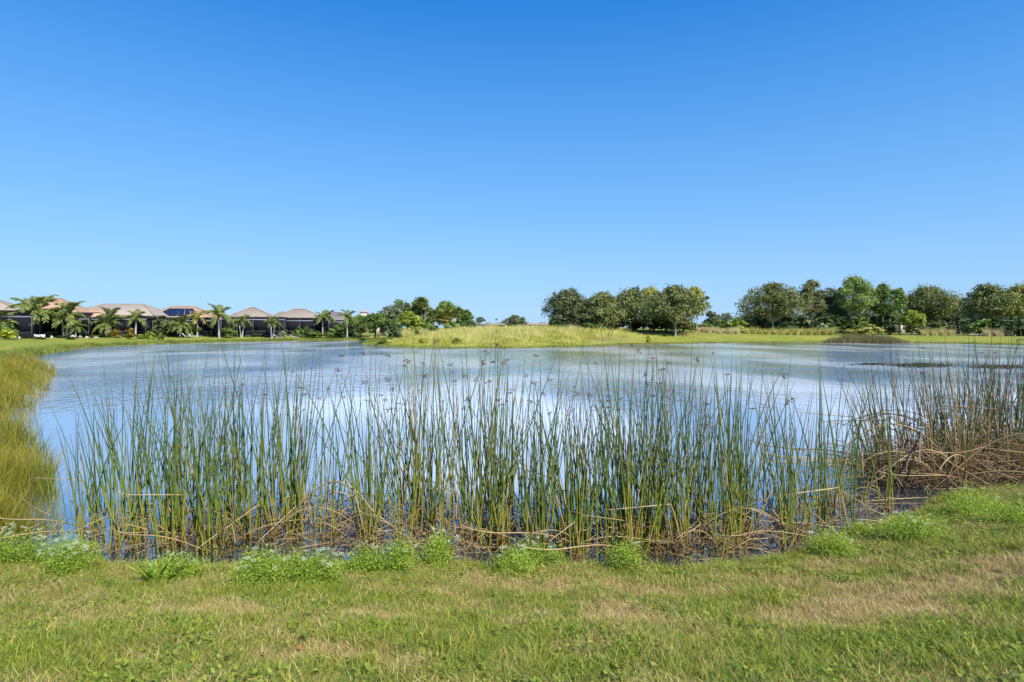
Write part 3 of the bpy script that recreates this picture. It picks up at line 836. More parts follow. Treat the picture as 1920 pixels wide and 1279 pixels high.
GL = 'trees behind the cove'
tree('shrub_tree', 'low rounded green tree beside the last queen palm', 676, 124, 592, 48, 'shrub', 626, n=1700, lobes=10, group=GL)
tree('small_tree', 'small green tree with a bare dark trunk standing near the cove', 702, 116, 588, 56, 'shrub', 615, n=1700, lobes=10, bark=bark_dark, trunk=0.16, group=GL, lean=0.5)
tree('silver_tree', 'silvery green tree in the clump left of the cabbage palms', 742, 126, 568, 46, 'silver', 614, n=2000, lobes=11, group=GL)
tree('slender_tree', 'slender dark topped tree sticking up at the left of the clump', 748, 132, 561, 19, 'pine', 580, n=600, lobes=6, group=GL, size=0.24, lo=0.4, hi=0.6)
tree('dark_tree', 'dark tree just left of the tallest cabbage palm crown', 764, 131, 566, 28, 'oak_dark', 600, n=1100, lobes=8, group=GL)
tree('round_tree', 'tallest round headed tree of the clump behind the cove', 787, 128, 558, 40, 'pine', 602, n=1900, lobes=10, group=GL)
tree('lime_tree', 'bright lime green bushy tree at the middle of the clump', 766, 121, 583, 44, 'lime', 614, n=1700, lobes=10, group=GL)
tree('silver_tree', 'loose pale green tree right of the tallest round head', 804, 127, 577, 40, 'silver', 606, n=1500, lobes=9, group=GL)
tree('broad_tree', 'broad dark green tree behind the golden cabbage palm', 838, 128, 565, 46, 'pine', 600, n=2200, lobes=11, group=GL)
tree('pointed_tree', 'small pointed tree at the right end of the clump', 874, 122, 580, 30, 'shrub', 612, n=1300, lobes=8, group=GL)
fan_palm('cabbage palm with golden lower fronds in front of the broad dark tree', 834, 118, 598, 21, 'palm_gold')
fan_palm('cabbage palm with a full green head above the clump', 790, 125, 571, 18, 'palm')
fan_palm('green cabbage palm low in the clump left of the golden one', 812, 122, 592, 15, 'palm')
fan_palm('green cabbage palm at the right shoulder of the clump', 858, 124, 588, 15, 'palm')
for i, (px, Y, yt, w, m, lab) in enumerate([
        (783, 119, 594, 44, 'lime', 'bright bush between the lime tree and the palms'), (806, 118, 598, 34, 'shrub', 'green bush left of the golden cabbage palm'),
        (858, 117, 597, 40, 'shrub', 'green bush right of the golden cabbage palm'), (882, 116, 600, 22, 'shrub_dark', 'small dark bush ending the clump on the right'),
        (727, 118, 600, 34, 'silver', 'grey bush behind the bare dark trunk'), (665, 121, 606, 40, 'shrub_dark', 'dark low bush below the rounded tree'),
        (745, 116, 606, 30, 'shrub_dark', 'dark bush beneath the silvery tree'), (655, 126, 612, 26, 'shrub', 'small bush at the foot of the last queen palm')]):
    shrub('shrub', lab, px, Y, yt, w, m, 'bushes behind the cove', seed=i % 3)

GF = 'far trees on the skyline'
tree('small_tree', 'tiny umbrella shaped tree on the skyline right of the clump', 900, 205, 595, 16, 'distant', 605, n=420, size=0.4, lobes=6, group=GF, lo=0.4, hi=0.6)
tree('round_tree', 'lone round dark tree on the skyline left of the grove', 966, 190, 591, 36, 'distant', 613, n=1500, size=0.4, lobes=12, group=GF)
for i, (px, Y, yt, w) in enumerate([(886, 330, 604, 26), (915, 350, 606, 22), (942, 345, 605, 26), (985, 360, 606, 24), (1018, 350, 606, 26), (1360, 240, 589, 46), (1335, 135, 583, 34), (1395, 235, 594, 44)]):
    labs = ['far low tree at the left end of the skyline strip', 'far low tree beside the tan distant roof', 'far low tree left of the lone round tree', 'far low tree right of the lone round tree',
            'far low tree touching the left side of the grove', 'far dark tree left of the mauve roof', 'dark low tree just right of the grove', 'far dark tree touching the mauve roof']
    tree('far_tree', labs[i], px, Y, yt, w, 'distant', 612, n=500, size=0.5 if Y > 200 else 0.3, lobes=8, group=GF)

GR = 'trees on the right shore'
tree('oak_tree', 'broad round oak standing apart at the left of the right shore trees', 1449, 118, 530, 106, 'oak', 600, n=4600, lobes=18, bark=bark_pale, trunk=0.2, group=GR, clump=0.2)
tree('oak_tree', 'airy oak with sky showing through and a thin pale trunk', 1520, 122, 523, 58, 'oak', 596, n=2000, lobes=13, bark=bark_pale, trunk=0.13, group=GR, lo=0.2, hi=0.34)
tree('oak_tree', 'dark oak in shade between the airy oak and the tall pines', 1556, 127, 539, 64, 'oak_dark', 606, n=2600, lobes=13, group=GR)
tree('pine_tree', 'tallest pine with two slim pale trunks and bright green tufts', 1602, 121, 516, 78, 'pine', 590, n=2900, lobes=22, bark=bark_pale, trunk=0.16, multi=2, spread=1.3, group=GR, lo=0.15, hi=0.26, clump=0.26)
tree('pine_tree', 'second pine right of the tallest with a dark leaning trunk', 1655, 123, 532, 52, 'pine', 590, n=1900, lobes=16, bark=bark_grey, trunk=0.14, group=GR, lo=0.17, hi=0.28, clump=0.26)
tree('pine_tree', 'thin ragged pine with a bare trunk beside the lime green bush', 1687, 118, 539, 28, 'pine', 585, n=750, lobes=12, bark=bark_grey, trunk=0.12, group=GR, lo=0.2, hi=0.36, clump=0.3)
tree('oak_tree', 'wide spreading grey green oak with dark shade beneath', 1742, 125, 536, 92, 'oak', 598, n=3800, lobes=17, bark=bark_dark, trunk=0.16, multi=3, spread=0.8, group=GR)
tree('oak_tree', 'small oak arm reaching right of the wide oak', 1788, 129, 557, 44, 'oak', 592, n=1300, lobes=9, bark=bark_dark, group=GR)
tree('round_tree', 'round lime green bushy tree low beside the ragged pine', 1710, 117, 582, 38, 'lime', 612, n=1500, lobes=10, group=GR)
tree('oak_tree', 'low dark oak in the gap between the two big right hand oaks', 1815, 150, 566, 60, 'oak_dark', 610, n=1800, lobes=11, group=GR)
tree('oak_tree', 'tall dark oak with several thin trunks near the right edge', 1852, 112, 532, 80, 'oak', 594, n=3400, lobes=16, bark=bark_pale, trunk=0.1, multi=3, spread=1.5, group=GR)
tree('oak_tree', 'bright green topped oak cut by the right edge', 1915, 110, 531, 84, 'oak_warm', 598, n=3000, lobes=14, bark=bark_grey, multi=2, spread=1.2, group=GR)
tree('oak_tree', 'dark oak filling the back behind the right edge trees', 1885, 124, 560, 90, 'oak_dark', 606, n=2400, lobes=12, group=GR)
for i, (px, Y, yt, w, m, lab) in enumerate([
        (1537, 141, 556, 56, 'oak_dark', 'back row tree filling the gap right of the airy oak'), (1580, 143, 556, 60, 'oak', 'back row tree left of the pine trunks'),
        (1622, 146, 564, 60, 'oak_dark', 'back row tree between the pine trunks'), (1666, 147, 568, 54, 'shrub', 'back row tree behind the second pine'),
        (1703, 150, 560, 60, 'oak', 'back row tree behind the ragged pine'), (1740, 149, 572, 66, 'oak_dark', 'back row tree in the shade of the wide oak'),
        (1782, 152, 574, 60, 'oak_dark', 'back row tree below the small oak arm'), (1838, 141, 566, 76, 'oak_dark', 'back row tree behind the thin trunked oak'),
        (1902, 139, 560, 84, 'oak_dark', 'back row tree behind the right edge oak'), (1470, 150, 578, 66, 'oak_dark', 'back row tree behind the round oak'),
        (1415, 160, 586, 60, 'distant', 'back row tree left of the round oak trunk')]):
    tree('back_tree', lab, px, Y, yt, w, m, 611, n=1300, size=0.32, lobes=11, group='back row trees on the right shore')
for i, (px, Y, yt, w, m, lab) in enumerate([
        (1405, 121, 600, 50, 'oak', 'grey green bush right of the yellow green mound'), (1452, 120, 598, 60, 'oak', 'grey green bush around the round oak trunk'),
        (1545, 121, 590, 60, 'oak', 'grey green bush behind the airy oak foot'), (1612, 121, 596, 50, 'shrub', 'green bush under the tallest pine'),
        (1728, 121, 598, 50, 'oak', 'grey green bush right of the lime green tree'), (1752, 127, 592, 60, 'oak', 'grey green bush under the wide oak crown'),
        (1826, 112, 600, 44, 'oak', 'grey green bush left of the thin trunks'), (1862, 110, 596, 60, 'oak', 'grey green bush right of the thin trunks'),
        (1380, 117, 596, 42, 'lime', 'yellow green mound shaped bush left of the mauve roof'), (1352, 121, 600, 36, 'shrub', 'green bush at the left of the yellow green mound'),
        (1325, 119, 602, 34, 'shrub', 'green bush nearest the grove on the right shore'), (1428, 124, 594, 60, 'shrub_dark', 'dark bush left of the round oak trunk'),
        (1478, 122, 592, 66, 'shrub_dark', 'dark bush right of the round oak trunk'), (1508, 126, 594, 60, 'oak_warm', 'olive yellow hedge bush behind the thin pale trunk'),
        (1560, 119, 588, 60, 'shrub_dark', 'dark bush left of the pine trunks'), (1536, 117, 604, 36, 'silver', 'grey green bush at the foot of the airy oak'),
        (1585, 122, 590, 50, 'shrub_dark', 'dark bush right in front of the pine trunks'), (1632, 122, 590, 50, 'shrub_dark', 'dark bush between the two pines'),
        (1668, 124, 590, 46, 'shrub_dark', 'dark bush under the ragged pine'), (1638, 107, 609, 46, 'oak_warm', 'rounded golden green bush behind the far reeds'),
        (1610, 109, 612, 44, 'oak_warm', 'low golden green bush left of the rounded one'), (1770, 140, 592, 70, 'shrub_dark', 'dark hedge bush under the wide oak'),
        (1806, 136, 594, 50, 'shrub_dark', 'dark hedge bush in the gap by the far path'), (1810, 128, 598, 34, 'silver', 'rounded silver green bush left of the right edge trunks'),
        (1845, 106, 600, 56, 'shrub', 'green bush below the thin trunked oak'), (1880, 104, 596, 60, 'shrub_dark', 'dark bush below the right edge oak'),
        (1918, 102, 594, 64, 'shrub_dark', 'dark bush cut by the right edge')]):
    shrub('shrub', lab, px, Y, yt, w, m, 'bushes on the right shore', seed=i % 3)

# ------------------------------------------------------------------ the house gardens on the left
feather_palm('tall queen palm at far left, left trunk of the twin pair', 62, 88, 591, 552, 'palm', n=13, lean=-0.25, r=0.20)
feather_palm('tall queen palm at far left, right trunk of the twin pair', 68, 88, 592, 549, 'palm', n=12, lean=0.3, r=0.20)
feather_palm('golden queen palm right of the tallest, left trunk of its pair', 119, 91, 597, 562, 'palm_gold', n=12, lean=-0.15, r=0.17)
feather_palm('golden queen palm right of the tallest, right trunk of its pair', 125, 91, 598, 561, 'palm', n=11, lean=0.2, r=0.17)
feather_palm('queen palm with a dark bushy head left of the tan flat ridge', 208, 101, 602, 575, 'palm', n=15, r=0.15)
feather_palm('arching queen palm with a pale trunk beside the croton', 254, 99, 604, 579, 'palm', n=13, lean=0.1, r=0.15)
feather_palm('short queen palm below the solar panels', 370, 109, 602, 589, 'palm_gold', n=11, length=2.6, r=0.14)
feather_palm('tall lone queen palm in front of the orange roof', 411, 108, 598, 569, 'palm', n=13, lean=-0.1, r=0.16)
feather_palm('leaning palm, left one of the pair at the brown peak', 452, 112, 608, 594, 'palm', n=11, length=1.9, lean=-0.35, r=0.11)
feather_palm('leaning palm, right one of the pair at the brown peak', 454, 112, 605, 592, 'palm', n=11, length=1.9, lean=0.45, r=0.11)
feather_palm('leaning palm, left one of the pair by the lounge chairs', 509, 113, 607, 593, 'palm', n=11, length=1.9, lean=-0.1, r=0.11)
feather_palm('leaning palm, right one of the pair by the lounge chairs', 511, 113, 609, 595, 'palm', n=11, length=1.9, lean=0.6, r=0.11)
feather_palm('palm, left one of the far pair by the grey roof', 605, 121, 601, 584, 'palm', n=12, length=2.5, r=0.12)
feather_palm('palm, right one of the far pair by the grey roof', 614, 124, 599, 578, 'palm', n=12, length=2.5, r=0.12)
feather_palm('single queen palm with a pale trunk next to the rounded tree', 651, 118, 600, 580, 'palm', n=12, length=2.6, r=0.13)
feather_palm('low date palm under the golden pair', 142, 91, 618, 604, 'palm', n=18, length=2.0, r=0.1, name='date_palm', group='low palms in the house beds')
feather_palm('low spreading date palm left of the red croton', 200, 96, 615, 598, 'palm', n=22, length=2.5, r=0.1, name='date_palm', group='low palms in the house beds')
feather_palm('feathery areca palm beside the dark magnolia', 338, 105, 614, 597, 'palm', n=24, length=2.7, r=0.1, name='areca_palm', group='low palms in the house beds')
feather_palm('spreading low palm at the left edge', 3, 84, 612, 588, 'palm', n=20, length=2.6, r=0.12, name='date_palm', group='low palms in the house beds')
GB = 'garden bushes along the houses'
for i, (px, Y, yt, w, m, lab) in enumerate([
        (8, 79, 617, 44, 'yellow', 'yellow croton bush at the left edge'), (305, 105, 592, 46, 'oak_dark', 'large dark magnolia in front of the tan roof'),
        (322, 107, 600, 36, 'shrub_dark', 'dark bush between the magnolia and the areca'), (216, 96, 617, 26, 'croton', 'red and yellow croton right of the low date palm'),
        (246, 94, 616, 22, 'croton', 'rounded croton at the foot of the arching palm'), (281, 97, 621, 20, 'lime', 'clipped lime green hedge block'),
        (302, 96, 626, 18, 'shrub', 'small green hedge right of the lime block'), (431, 109, 609, 30, 'shrub', 'round green bush right of the lone palm'),
        (560, 116, 613, 20, 'shrub', 'round green bush between the palm pairs'), (50, 84, 633, 34, 'shrub_dark', 'low dark green hedge under the twin palm'),
        (75, 83, 633, 26, 'shrub_dark', 'low dark hedge right of the twin palm'), (118, 88, 629, 26, 'shrub_dark', 'low dark hedge left of the golden palms'),
        (133, 86, 631, 22, 'shrub_dark', 'low dark hedge below the golden palms'), (170, 94, 627, 28, 'shrub', 'low green hedge right of the white rocks'),
        (190, 96, 627, 30, 'shrub', 'low green hedge before the low date palm'), (265, 97, 627, 24, 'lime', 'low lime hedge by the arching palm trunk'),
        (590, 119, 620, 44, 'shrub', 'long low hedge left of the far palm pair'), (622, 120, 620, 36, 'shrub', 'long low hedge under the far palm pair'),
        (530, 116, 620, 20, 'silver', 'small grey bush by the lounge chairs'), (480, 116, 625, 30, 'shrub_dark', 'low dark bush under the leaning palms'),
        (395, 111, 626, 26, 'shrub_dark', 'low dark bush beside the lone palm'), (105, 92, 617, 16, 'shrub', 'narrow green bush between the palm pairs'),
        (18, 82, 605, 30, 'shrub', 'tall green bush behind the yellow croton'), (158, 97, 612, 30, 'shrub', 'rounded green bush behind the flat pale rocks'),
        (182, 99, 606, 30, 'shrub_dark', 'dark tall bush left of the low spreading date palm'), (228, 103, 606, 30, 'shrub_dark', 'dark tall bush behind the red croton'),
        (272, 103, 610, 30, 'shrub_dark', 'dark bush behind the lime hedge block'), (352, 108, 606, 36, 'shrub', 'green bush right of the areca palm'),
        (386, 113, 612, 28, 'shrub_dark', 'dark bush behind the lone palm trunk'), (462, 117, 612, 24, 'shrub', 'green bush between the leaning palm trunks'),
        (522, 118, 612, 26, 'shrub', 'green bush right of the leaning palms by the chairs'), (575, 119, 612, 26, 'shrub_dark', 'dark bush right of the round green bush'),
        (636, 123, 606, 34, 'shrub', 'green bush left of the single queen palm'), (90, 90, 622, 26, 'shrub_dark', 'dark bush between the twin palms and the golden pair'), (237, 99, 626, 20, 'shrub', 'low green plant between the crotons')]):
    shrub('shrub', lab, px, Y, yt, w, m, GB, seed=i % 3)
rock_m = plain_mat('pale_rock', (0.46, 0.43, 0.38), 0.9, 0.2, 4, 0.3)
def rock_mesh(seed):
    g = np.random.default_rng(seed)
    import bmesh
    bm = bmesh.new(); bmesh.ops.create_icosphere(bm, subdivisions=2, radius=0.5)
    for v in bm.verts: v.co *= 1 + 0.22 * math.sin(v.co.x * 7 + seed) * math.cos(v.co.y * 6) + g.uniform(-.05, .05)
    me = bpy.data.meshes.new('rock'); bm.to_mesh(me); bm.free(); me.materials.append(rock_m)
    return me
RK = [rock_mesh(i) for i in range(3)]
for i, (px, Y, w, h, lab) in enumerate([(136, 90, .7, .6, 'pale garden rock under the golden palms'), (150, 91, .6, .5, 'pale garden rock by the low date palm'), (163, 91, .8, .4, 'flat pale garden rock'),
                                   (180, 92, .8, .35, 'flat pale garden rock furthest right'), (97, 86, .4, .5, 'small pale rock between the palm pairs')]):
    p = on_ground(px, Y); p.z += h * 0.3
    tag(link('garden_rock', RK[i % 3], None, p, (0, 0, i), (w, w * .8, h)), lab, 'rock', 'rocks in the house beds')
def low_wall(px0, px1, Y, h, label):
    a, c = on_ground(px0, Y), on_ground(px1, Y)
    b = MB(); L = (c - a).length; n = max(2, int(L / 0.6)); root = empty('garden_edging', a)
    for k in range(n):
        bb = MB(); bb.box(k * L / n, (k + 1) * L / n - 0.03, -0.15, 0.15, -0.1, h * (1 + 0.1 * math.sin(k * 2.1))); link('block', bb.mesh('block', white_paint), root)
    return tag(root, label, 'edging')
low_wall(49, 84, 86, 0.5, 'low white block edging behind the twin palm')
low_wall(24, 38, 83, 0.22, 'short strip of white edging right of the yellow croton')
def lounger(px, Y, label):
    p = on_ground(px, Y); root = empty('lounge_chair', p, 0.3)
    b = MB(); b.box(0, 1.2, -.3, .3, 0.32, 0.40); link('seat', b.mesh('seat', white_paint), root)
    b = MB(); b.add([(0, -.3, .35), (0, .3, .35), (-.5, .3, .85), (-.5, -.3, .85), (0, -.3, .41), (0, .3, .41), (-.46, .3, .9), (-.46, -.3, .9)],
                    [(0, 1, 2, 3), (7, 6, 5, 4), (0, 4, 5, 1), (1, 5, 6, 2), (2, 6, 7, 3), (3, 7, 4, 0)]); link('backrest', b.mesh('backrest', white_paint), root)
    for x in (0.05, 1.1):
        for y in (-.25, .25):
            b = MB(); b.box(x, x + .06, y - .03, y + .03, 0, 0.32); link('leg', b.mesh('leg', white_paint), root)
    return tag(root, label, 'lounge chair', 'white lounge chairs on the lawn edge')
lounger(347, 104, 'white lounge chair below the areca palm, left one'); lounger(358, 104.5, 'white lounge chair below the areca palm, right one')
lounger(519, 112, 'white lounge chair beside the leaning palm pair'); lounger(549, 114, 'white lounge chair left of the round green bush')

# far cart path on the right
def path_sheet():
    P = [(X(1835, 112), 111.0), (X(1850, 116), 115.5), (X(1838, 122), 123), (X(1790, 134), 136), (X(1700, 150), 152)]
    P = [(X(2100, 104), 106.5)] + P
    P = np.array(P); q = []
    for i in range(len(P) - 1):
        for t in np.linspace(0, 1, 8, endpoint=False): q.append(P[i] * (1 - t) + P[i + 1] * t)
    q = np.array(q); tg = np.gradient(q, axis=0); tg /= np.linalg.norm(tg, axis=1)[:, None]; nn = np.stack([-tg[:, 1], tg[:, 0]], 1)
    L, Rr = q + nn * 1.3, q - nn * 1.3
    V = np.concatenate([np.c_[L, H(L[:, 0], L[:, 1]) + 0.05], np.c_[Rr, H(Rr[:, 0], Rr[:, 1]) + 0.05]])
    n = len(q); F = np.array([(i + n, i + n + 1, i + 1, i) for i in range(n - 1)])
    return mesh_np('path', V, F, plain_mat('concrete_path', (0.50, 0.46, 0.40), 0.9, 0.12, 0.5))
tag(link('path', path_sheet()), 'pale concrete path curving past the right shore trees', kind='structure')

# ------------------------------------------------------------------ blades: meadow, marsh and shore grasses (uncountable: one object each)
def blades(P, h, w, lean, g, tint, segs=2):
    """Tapered, bending grass blades at base points P; returns arrays for mesh_np."""
    n = len(P)
    az = g.uniform(0, 2 * math.pi, n); d = np.stack([np.cos(az), np.sin(az), 0 * az], 1)
    az2 = g.uniform(0, 2 * math.pi, n); sd = np.stack([np.cos(az2), np.sin(az2), 0 * az2], 1)
    h = np.broadcast_to(h, (n,)); w = np.broadcast_to(w, (n,)); lean = np.broadcast_to(lean, (n,))
    rows = []
    for k in range(segs + 1):
        t = k / segs
        c = P + np.array([0, 0, 1.0]) * (h * (t - 0.18 * lean * t * t))[:, None] + d * (h * lean * t ** 1.8)[:, None]
        ww = (w * (1 - 0.92 * t ** 1.3) / 2)[:, None]
        rows += [c - sd * ww, c + sd * ww]
    m = 2 * (segs + 1)
    V = np.stack(rows, 1).reshape(-1, 3)
    b = (np.arange(n) * m)[:, None]
    F = np.concatenate([b + np.array([2 * k, 2 * k + 1, 2 * k + 3, 2 * k + 2]) for k in range(segs)])
    tt = np.tile(np.repeat(np.linspace(0, 1, segs + 1), 2), n)
    return V, F, np.repeat(tint, m), tt

def blade_mat(name, stops, base=None, trans=0.2, rough=0.6):
    """Colour by blade (tint), darker straw sheath towards the foot where base is given."""
    m, nt, n, l = new_mat(name)
    out = n.new('ShaderNodeOutputMaterial')
    c = ramp(n, stops); l.new(attr(n, 'tint'), c.inputs[0])
    col = c.outputs[0]
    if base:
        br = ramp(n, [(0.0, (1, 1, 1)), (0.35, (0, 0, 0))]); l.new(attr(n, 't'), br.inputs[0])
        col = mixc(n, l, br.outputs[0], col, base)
    p = n.new('ShaderNodeBsdfPrincipled'); l.new(col, p.inputs['Base Color'])
    p.inputs['Roughness'].default_value = rough; p.inputs['Specular IOR Level'].default_value = 0.25
    t = n.new('ShaderNodeBsdfTranslucent'); l.new(col, t.inputs['Color'])
    mx = n.new('ShaderNodeMixShader'); mx.inputs[0].default_value = trans
    l.new(p.outputs[0], mx.inputs[1]); l.new(t.outputs[0], mx.inputs[2]); l.new(mx.outputs[0], out.inputs[0])
    return m

def tufts(T, per, spread, g):
    """Scatter per blades round each tuft centre."""
    idx = np.repeat(np.arange(len(T)), per)
    off = g.normal(size=(len(idx), 2)) * np.broadcast_to(spread, (len(T),))[idx][:, None]
    return idx, T[idx] + off

def blade_object(name, label, xy, h, w, lean, tint, mat, g, cat=None, segs=2, sink=0.02, kind='stuff'):
    z = H(xy[:, 0], xy[:, 1]) - sink
    P = np.c_[xy, z]
    V, F, ti, t = blades(P, h, w, lean, g, tint, segs)
    return tag(link(name, mesh_np(name, V, F, mat, {'tint': ti, 't': t})), label, cat, kind=kind)

bm_meadow = blade_mat('blade_meadow', [(0, (0.24, 0.27, 0.035)), (0.3, (0.50, 0.49, 0.08)), (0.55, (0.70, 0.64, 0.20)), (0.8, (0.76, 0.64, 0.38)), (1, (0.38, 0.27, 0.15))])
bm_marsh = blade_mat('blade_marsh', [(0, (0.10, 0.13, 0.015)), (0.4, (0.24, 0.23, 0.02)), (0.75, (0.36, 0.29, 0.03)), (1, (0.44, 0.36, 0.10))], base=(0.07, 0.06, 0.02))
bm_reed = blade_mat('blade_reed', [(0, (0.10, 0.12, 0.03)), (0.5, (0.24, 0.22, 0.08)), (1, (0.38, 0.30, 0.15))])
bm_shore = blade_mat('blade_shore', [(0, (0.07, 0.11, 0.02)), (0.4, (0.19, 0.25, 0.035)), (0.8, (0.32, 0.33, 0.06)), (1, (0.36, 0.28, 0.14))])

# tall rough grass on the point
g = np.random.default_rng(21)
T = np.c_[g.uniform(-24, 22, 16000), g.uniform(68, 112, 16000)]
d = shore_dist(T[:, 0], T[:, 1])
keep = (d > 0.8) & (g.uniform(0, 1, len(T)) < 0.95 * np.exp(-((T[:, 0] + 1) / 17.) ** 4 - ((T[:, 1] - 88) / 17.) ** 4)) & ~((T[:, 0] > 11) & (d < 8))
T = T[keep]; d = d[keep]
idx, xy = tufts(T, 9, 0.28, g)
zone = np.clip((d - 3) / 10, 0, 1)                       # short and green at the water, tall and straw on the crest
ht = (0.22 + 0.55 * zone) * g.uniform(0.45, 1.5, len(T)) * (1 + 0.35 * bumps(T[:, 0], T[:, 1], 0.8))
tt = np.clip(0.16 + 0.30 * zone + 0.30 * bumps(T[:, 0], T[:, 1], 0.5) + g.normal(0, 0.16, len(T)), 0, 1)
blade_object('tall_grass', 'tall rough yellow green grass covering the point', xy, ht[idx] * g.uniform(0.7, 1.2, len(idx)), 0.05, g.uniform(0.15, 0.8, len(idx)),
             np.clip(tt[idx] + g.normal(0, 0.08, len(idx)), 0, 1), bm_meadow, g)
# weeds along the far shores
g = np.random.default_rng(22)
seg = [i for i in range(len(SH)) if SH[i][1] > 40]
pts = []
for i in seg:
    a, c = SH[i], SH[(i + 1) % len(SH)]
    L = np.linalg.norm(c - a)
    nrm = np.array([c[1] - a[1], a[0] - c[0]]) / (L + 1e-9)
    m = int(L * 26)
    t = g.uniform(0, 1, m)[:, None]
    pts.append(a + (c - a) * t + nrm * (g.normal(0.75, 0.55, m) * (1.0 if a[0] > -20 else 1.5))[:, None])
T = np.concatenate(pts); d = shore_dist(T[:, 0], T[:, 1])
T = T[(d > -0.25)]
idx, xy = tufts(T, 7, 0.14, g)
left = np.clip((-T[:, 0] - 15) / 15, 0, 1)
ht = (0.14 + 0.32 * left) * g.uniform(0.5, 1.5, len(T)) * (0.75 + 0.5 * np.clip(bumps(T[:, 0], T[:, 1], 0.7), 0, 1))
tt = np.clip(0.45 + 0.3 * bumps(T[:, 0], T[:, 1], 0.35) + g.normal(0, 0.15, len(T)), 0, 1)
blade_object('shore_weeds', 'fringe of weeds along the far water line', xy, ht[idx], 0.05, g.uniform(0.2, 0.9, len(idx)), np.clip(tt[idx] + g.normal(0, .1, len(idx)), 0, 1), bm_shore, g)
# reeds standing in front of the right shore
g = np.random.default_rng(23)
T = np.c_[g.uniform(X(1545, 95), X(1700, 95), 900), g.normal(95.2, 0.9, 900)]
dens = np.interp(T[:, 0], [X(1545, 95), X(1580, 95), X(1680, 95), X(1700, 95)], [0.15, 1, 0.9, 0.2])
T = T[g.uniform(0, 1, len(T)) < dens]
idx, xy = tufts(T, 10, 0.16, g)
blade_object('far_reeds', 'brownish stand of reeds on the right far shore', xy, g.uniform(0.75, 1.6, len(idx)) * np.interp(xy[:, 0], [X(1545, 95), X(1590, 95), X(1660, 95), X(1700, 95)], [0.3, 1, 0.95, 0.3]), 0.035, g.uniform(0.03, 0.25, len(idx)), g.uniform(0, 1, len(idx)), bm_reed, g, sink=0.05)
# ornamental grasses in the beds on the right shore
g = np.random.default_rng(24)
def grass_clump(label, px, Y, wpx, ytop, mat, lo, hi, group, name='grass_clump', n=160):
    p = on_ground(px, Y); w = wpx * Y / F_PX; h = max(0.35, Zat(ytop, Y) - p.z)
    a = g.uniform(0, 6.28, n); r = np.sqrt(g.uniform(0, 1, n)) * w * 0.28
    P = np.c_[r * np.cos(a), r * np.sin(a), 0 * a - 0.03]
    V, F, ti, t = blades(P, h * g.uniform(0.6, 1.1, n), 0.05, g.uniform(0.2, 0.9, n), g, np.clip(g.uniform(lo, hi, n), 0, 1), 3)
    root = empty(name, p)
    link('blades', mesh_np('blades', V, F, mat, {'tint': ti, 't': t}), root)
    return tag(root, label, 'grass clump', group)
k = 0
ords = ['first', 'second', 'third', 'fourth', 'fifth', 'sixth', 'seventh', 'eighth', 'ninth', 'tenth', 'eleventh', 'twelfth', 'thirteenth', 'fourteenth', 'fifteenth', 'sixteenth', 'seventeenth', 'eighteenth']
for i, px in enumerate(np.linspace(1308, 1382, 8)):
    grass_clump('pale straw grass clump, %s from the left in the row beside the grove' % ords[i], px, 109 + (i % 2), 17, 611 + g.uniform(-2, 2), bm_meadow, 0.55, 0.95, 'straw grasses beside the grove')
for i, px in enumerate(np.linspace(1400, 1560, 13)):
    grass_clump('green bed grass clump, %s from the left under the round oak' % ords[i], px, 114 + (i % 3), 18, 611 + g.uniform(-2, 3), bm_meadow, 0.05, 0.75, 'bed grasses under the round oak')
for i, px in enumerate([1735, 1752, 1768, 1784]):
    grass_clump('tan bed grass clump, %s from the left before the wide oak' % ords[i], px, 109, 21, 612 + 2 * (i == 3), bm_meadow, 0.3, 1.0, 'tan grasses before the wide oak')
for i, px in enumerate([1852, 1872, 1893, 1914]):
    grass_clump('brown bed grass clump, %s from the left at the right edge' % ords[i], px, 102, 24, 612, bm_meadow, 0.6, 1.0, 'brown grasses at the right edge')
grass_clump('large silvery fountain grass behind the cove tip', 766, 92, 34, 611, bm_meadow, 0.35, 0.8, 'fountain grasses on the point', n=260)
grass_clump('second silvery fountain grass right of the large one', 796, 94, 28, 612, bm_meadow, 0.35, 0.8, 'fountain grasses on the point', n=240)
shrub('shrub', 'bright yellow green bush near the water on the point', 792, 77, 634, 20, 'yellow', 'low bushes on the point', seed=1)
shrub('shrub', 'green bush right of the bright yellow one on the point', 856, 76, 633, 22, 'lime', 'low bushes on the point', seed=2)
shrub('shrub', 'golden bush at the water where the point meets the green lawn', 1216, 89, 630, 17, 'yellow', 'low bushes on the point', seed=0)
shrub('shrub', 'olive bush at the tip of the point', 717, 82, 636, 26, 'lime', 'low bushes on the point', seed=1)
b = MB(); b.tube(np.array([(0, 0, -0.2), (0.02, 0, 0.2), (0.05, 0, 0.5)]), np.array([0.2, 0.16, 0.13]), 7); b.tube(np.array([(0.02, 0, 0.2), (0.25, 0, 0.42)]), np.array([0.08, 0.04]), 5)
tag(link('tree_stump', b.mesh('tree_stump', bark_dark), None, on_ground(932, 71.5)), 'small dark stump at the water edge of the point', 'stump')

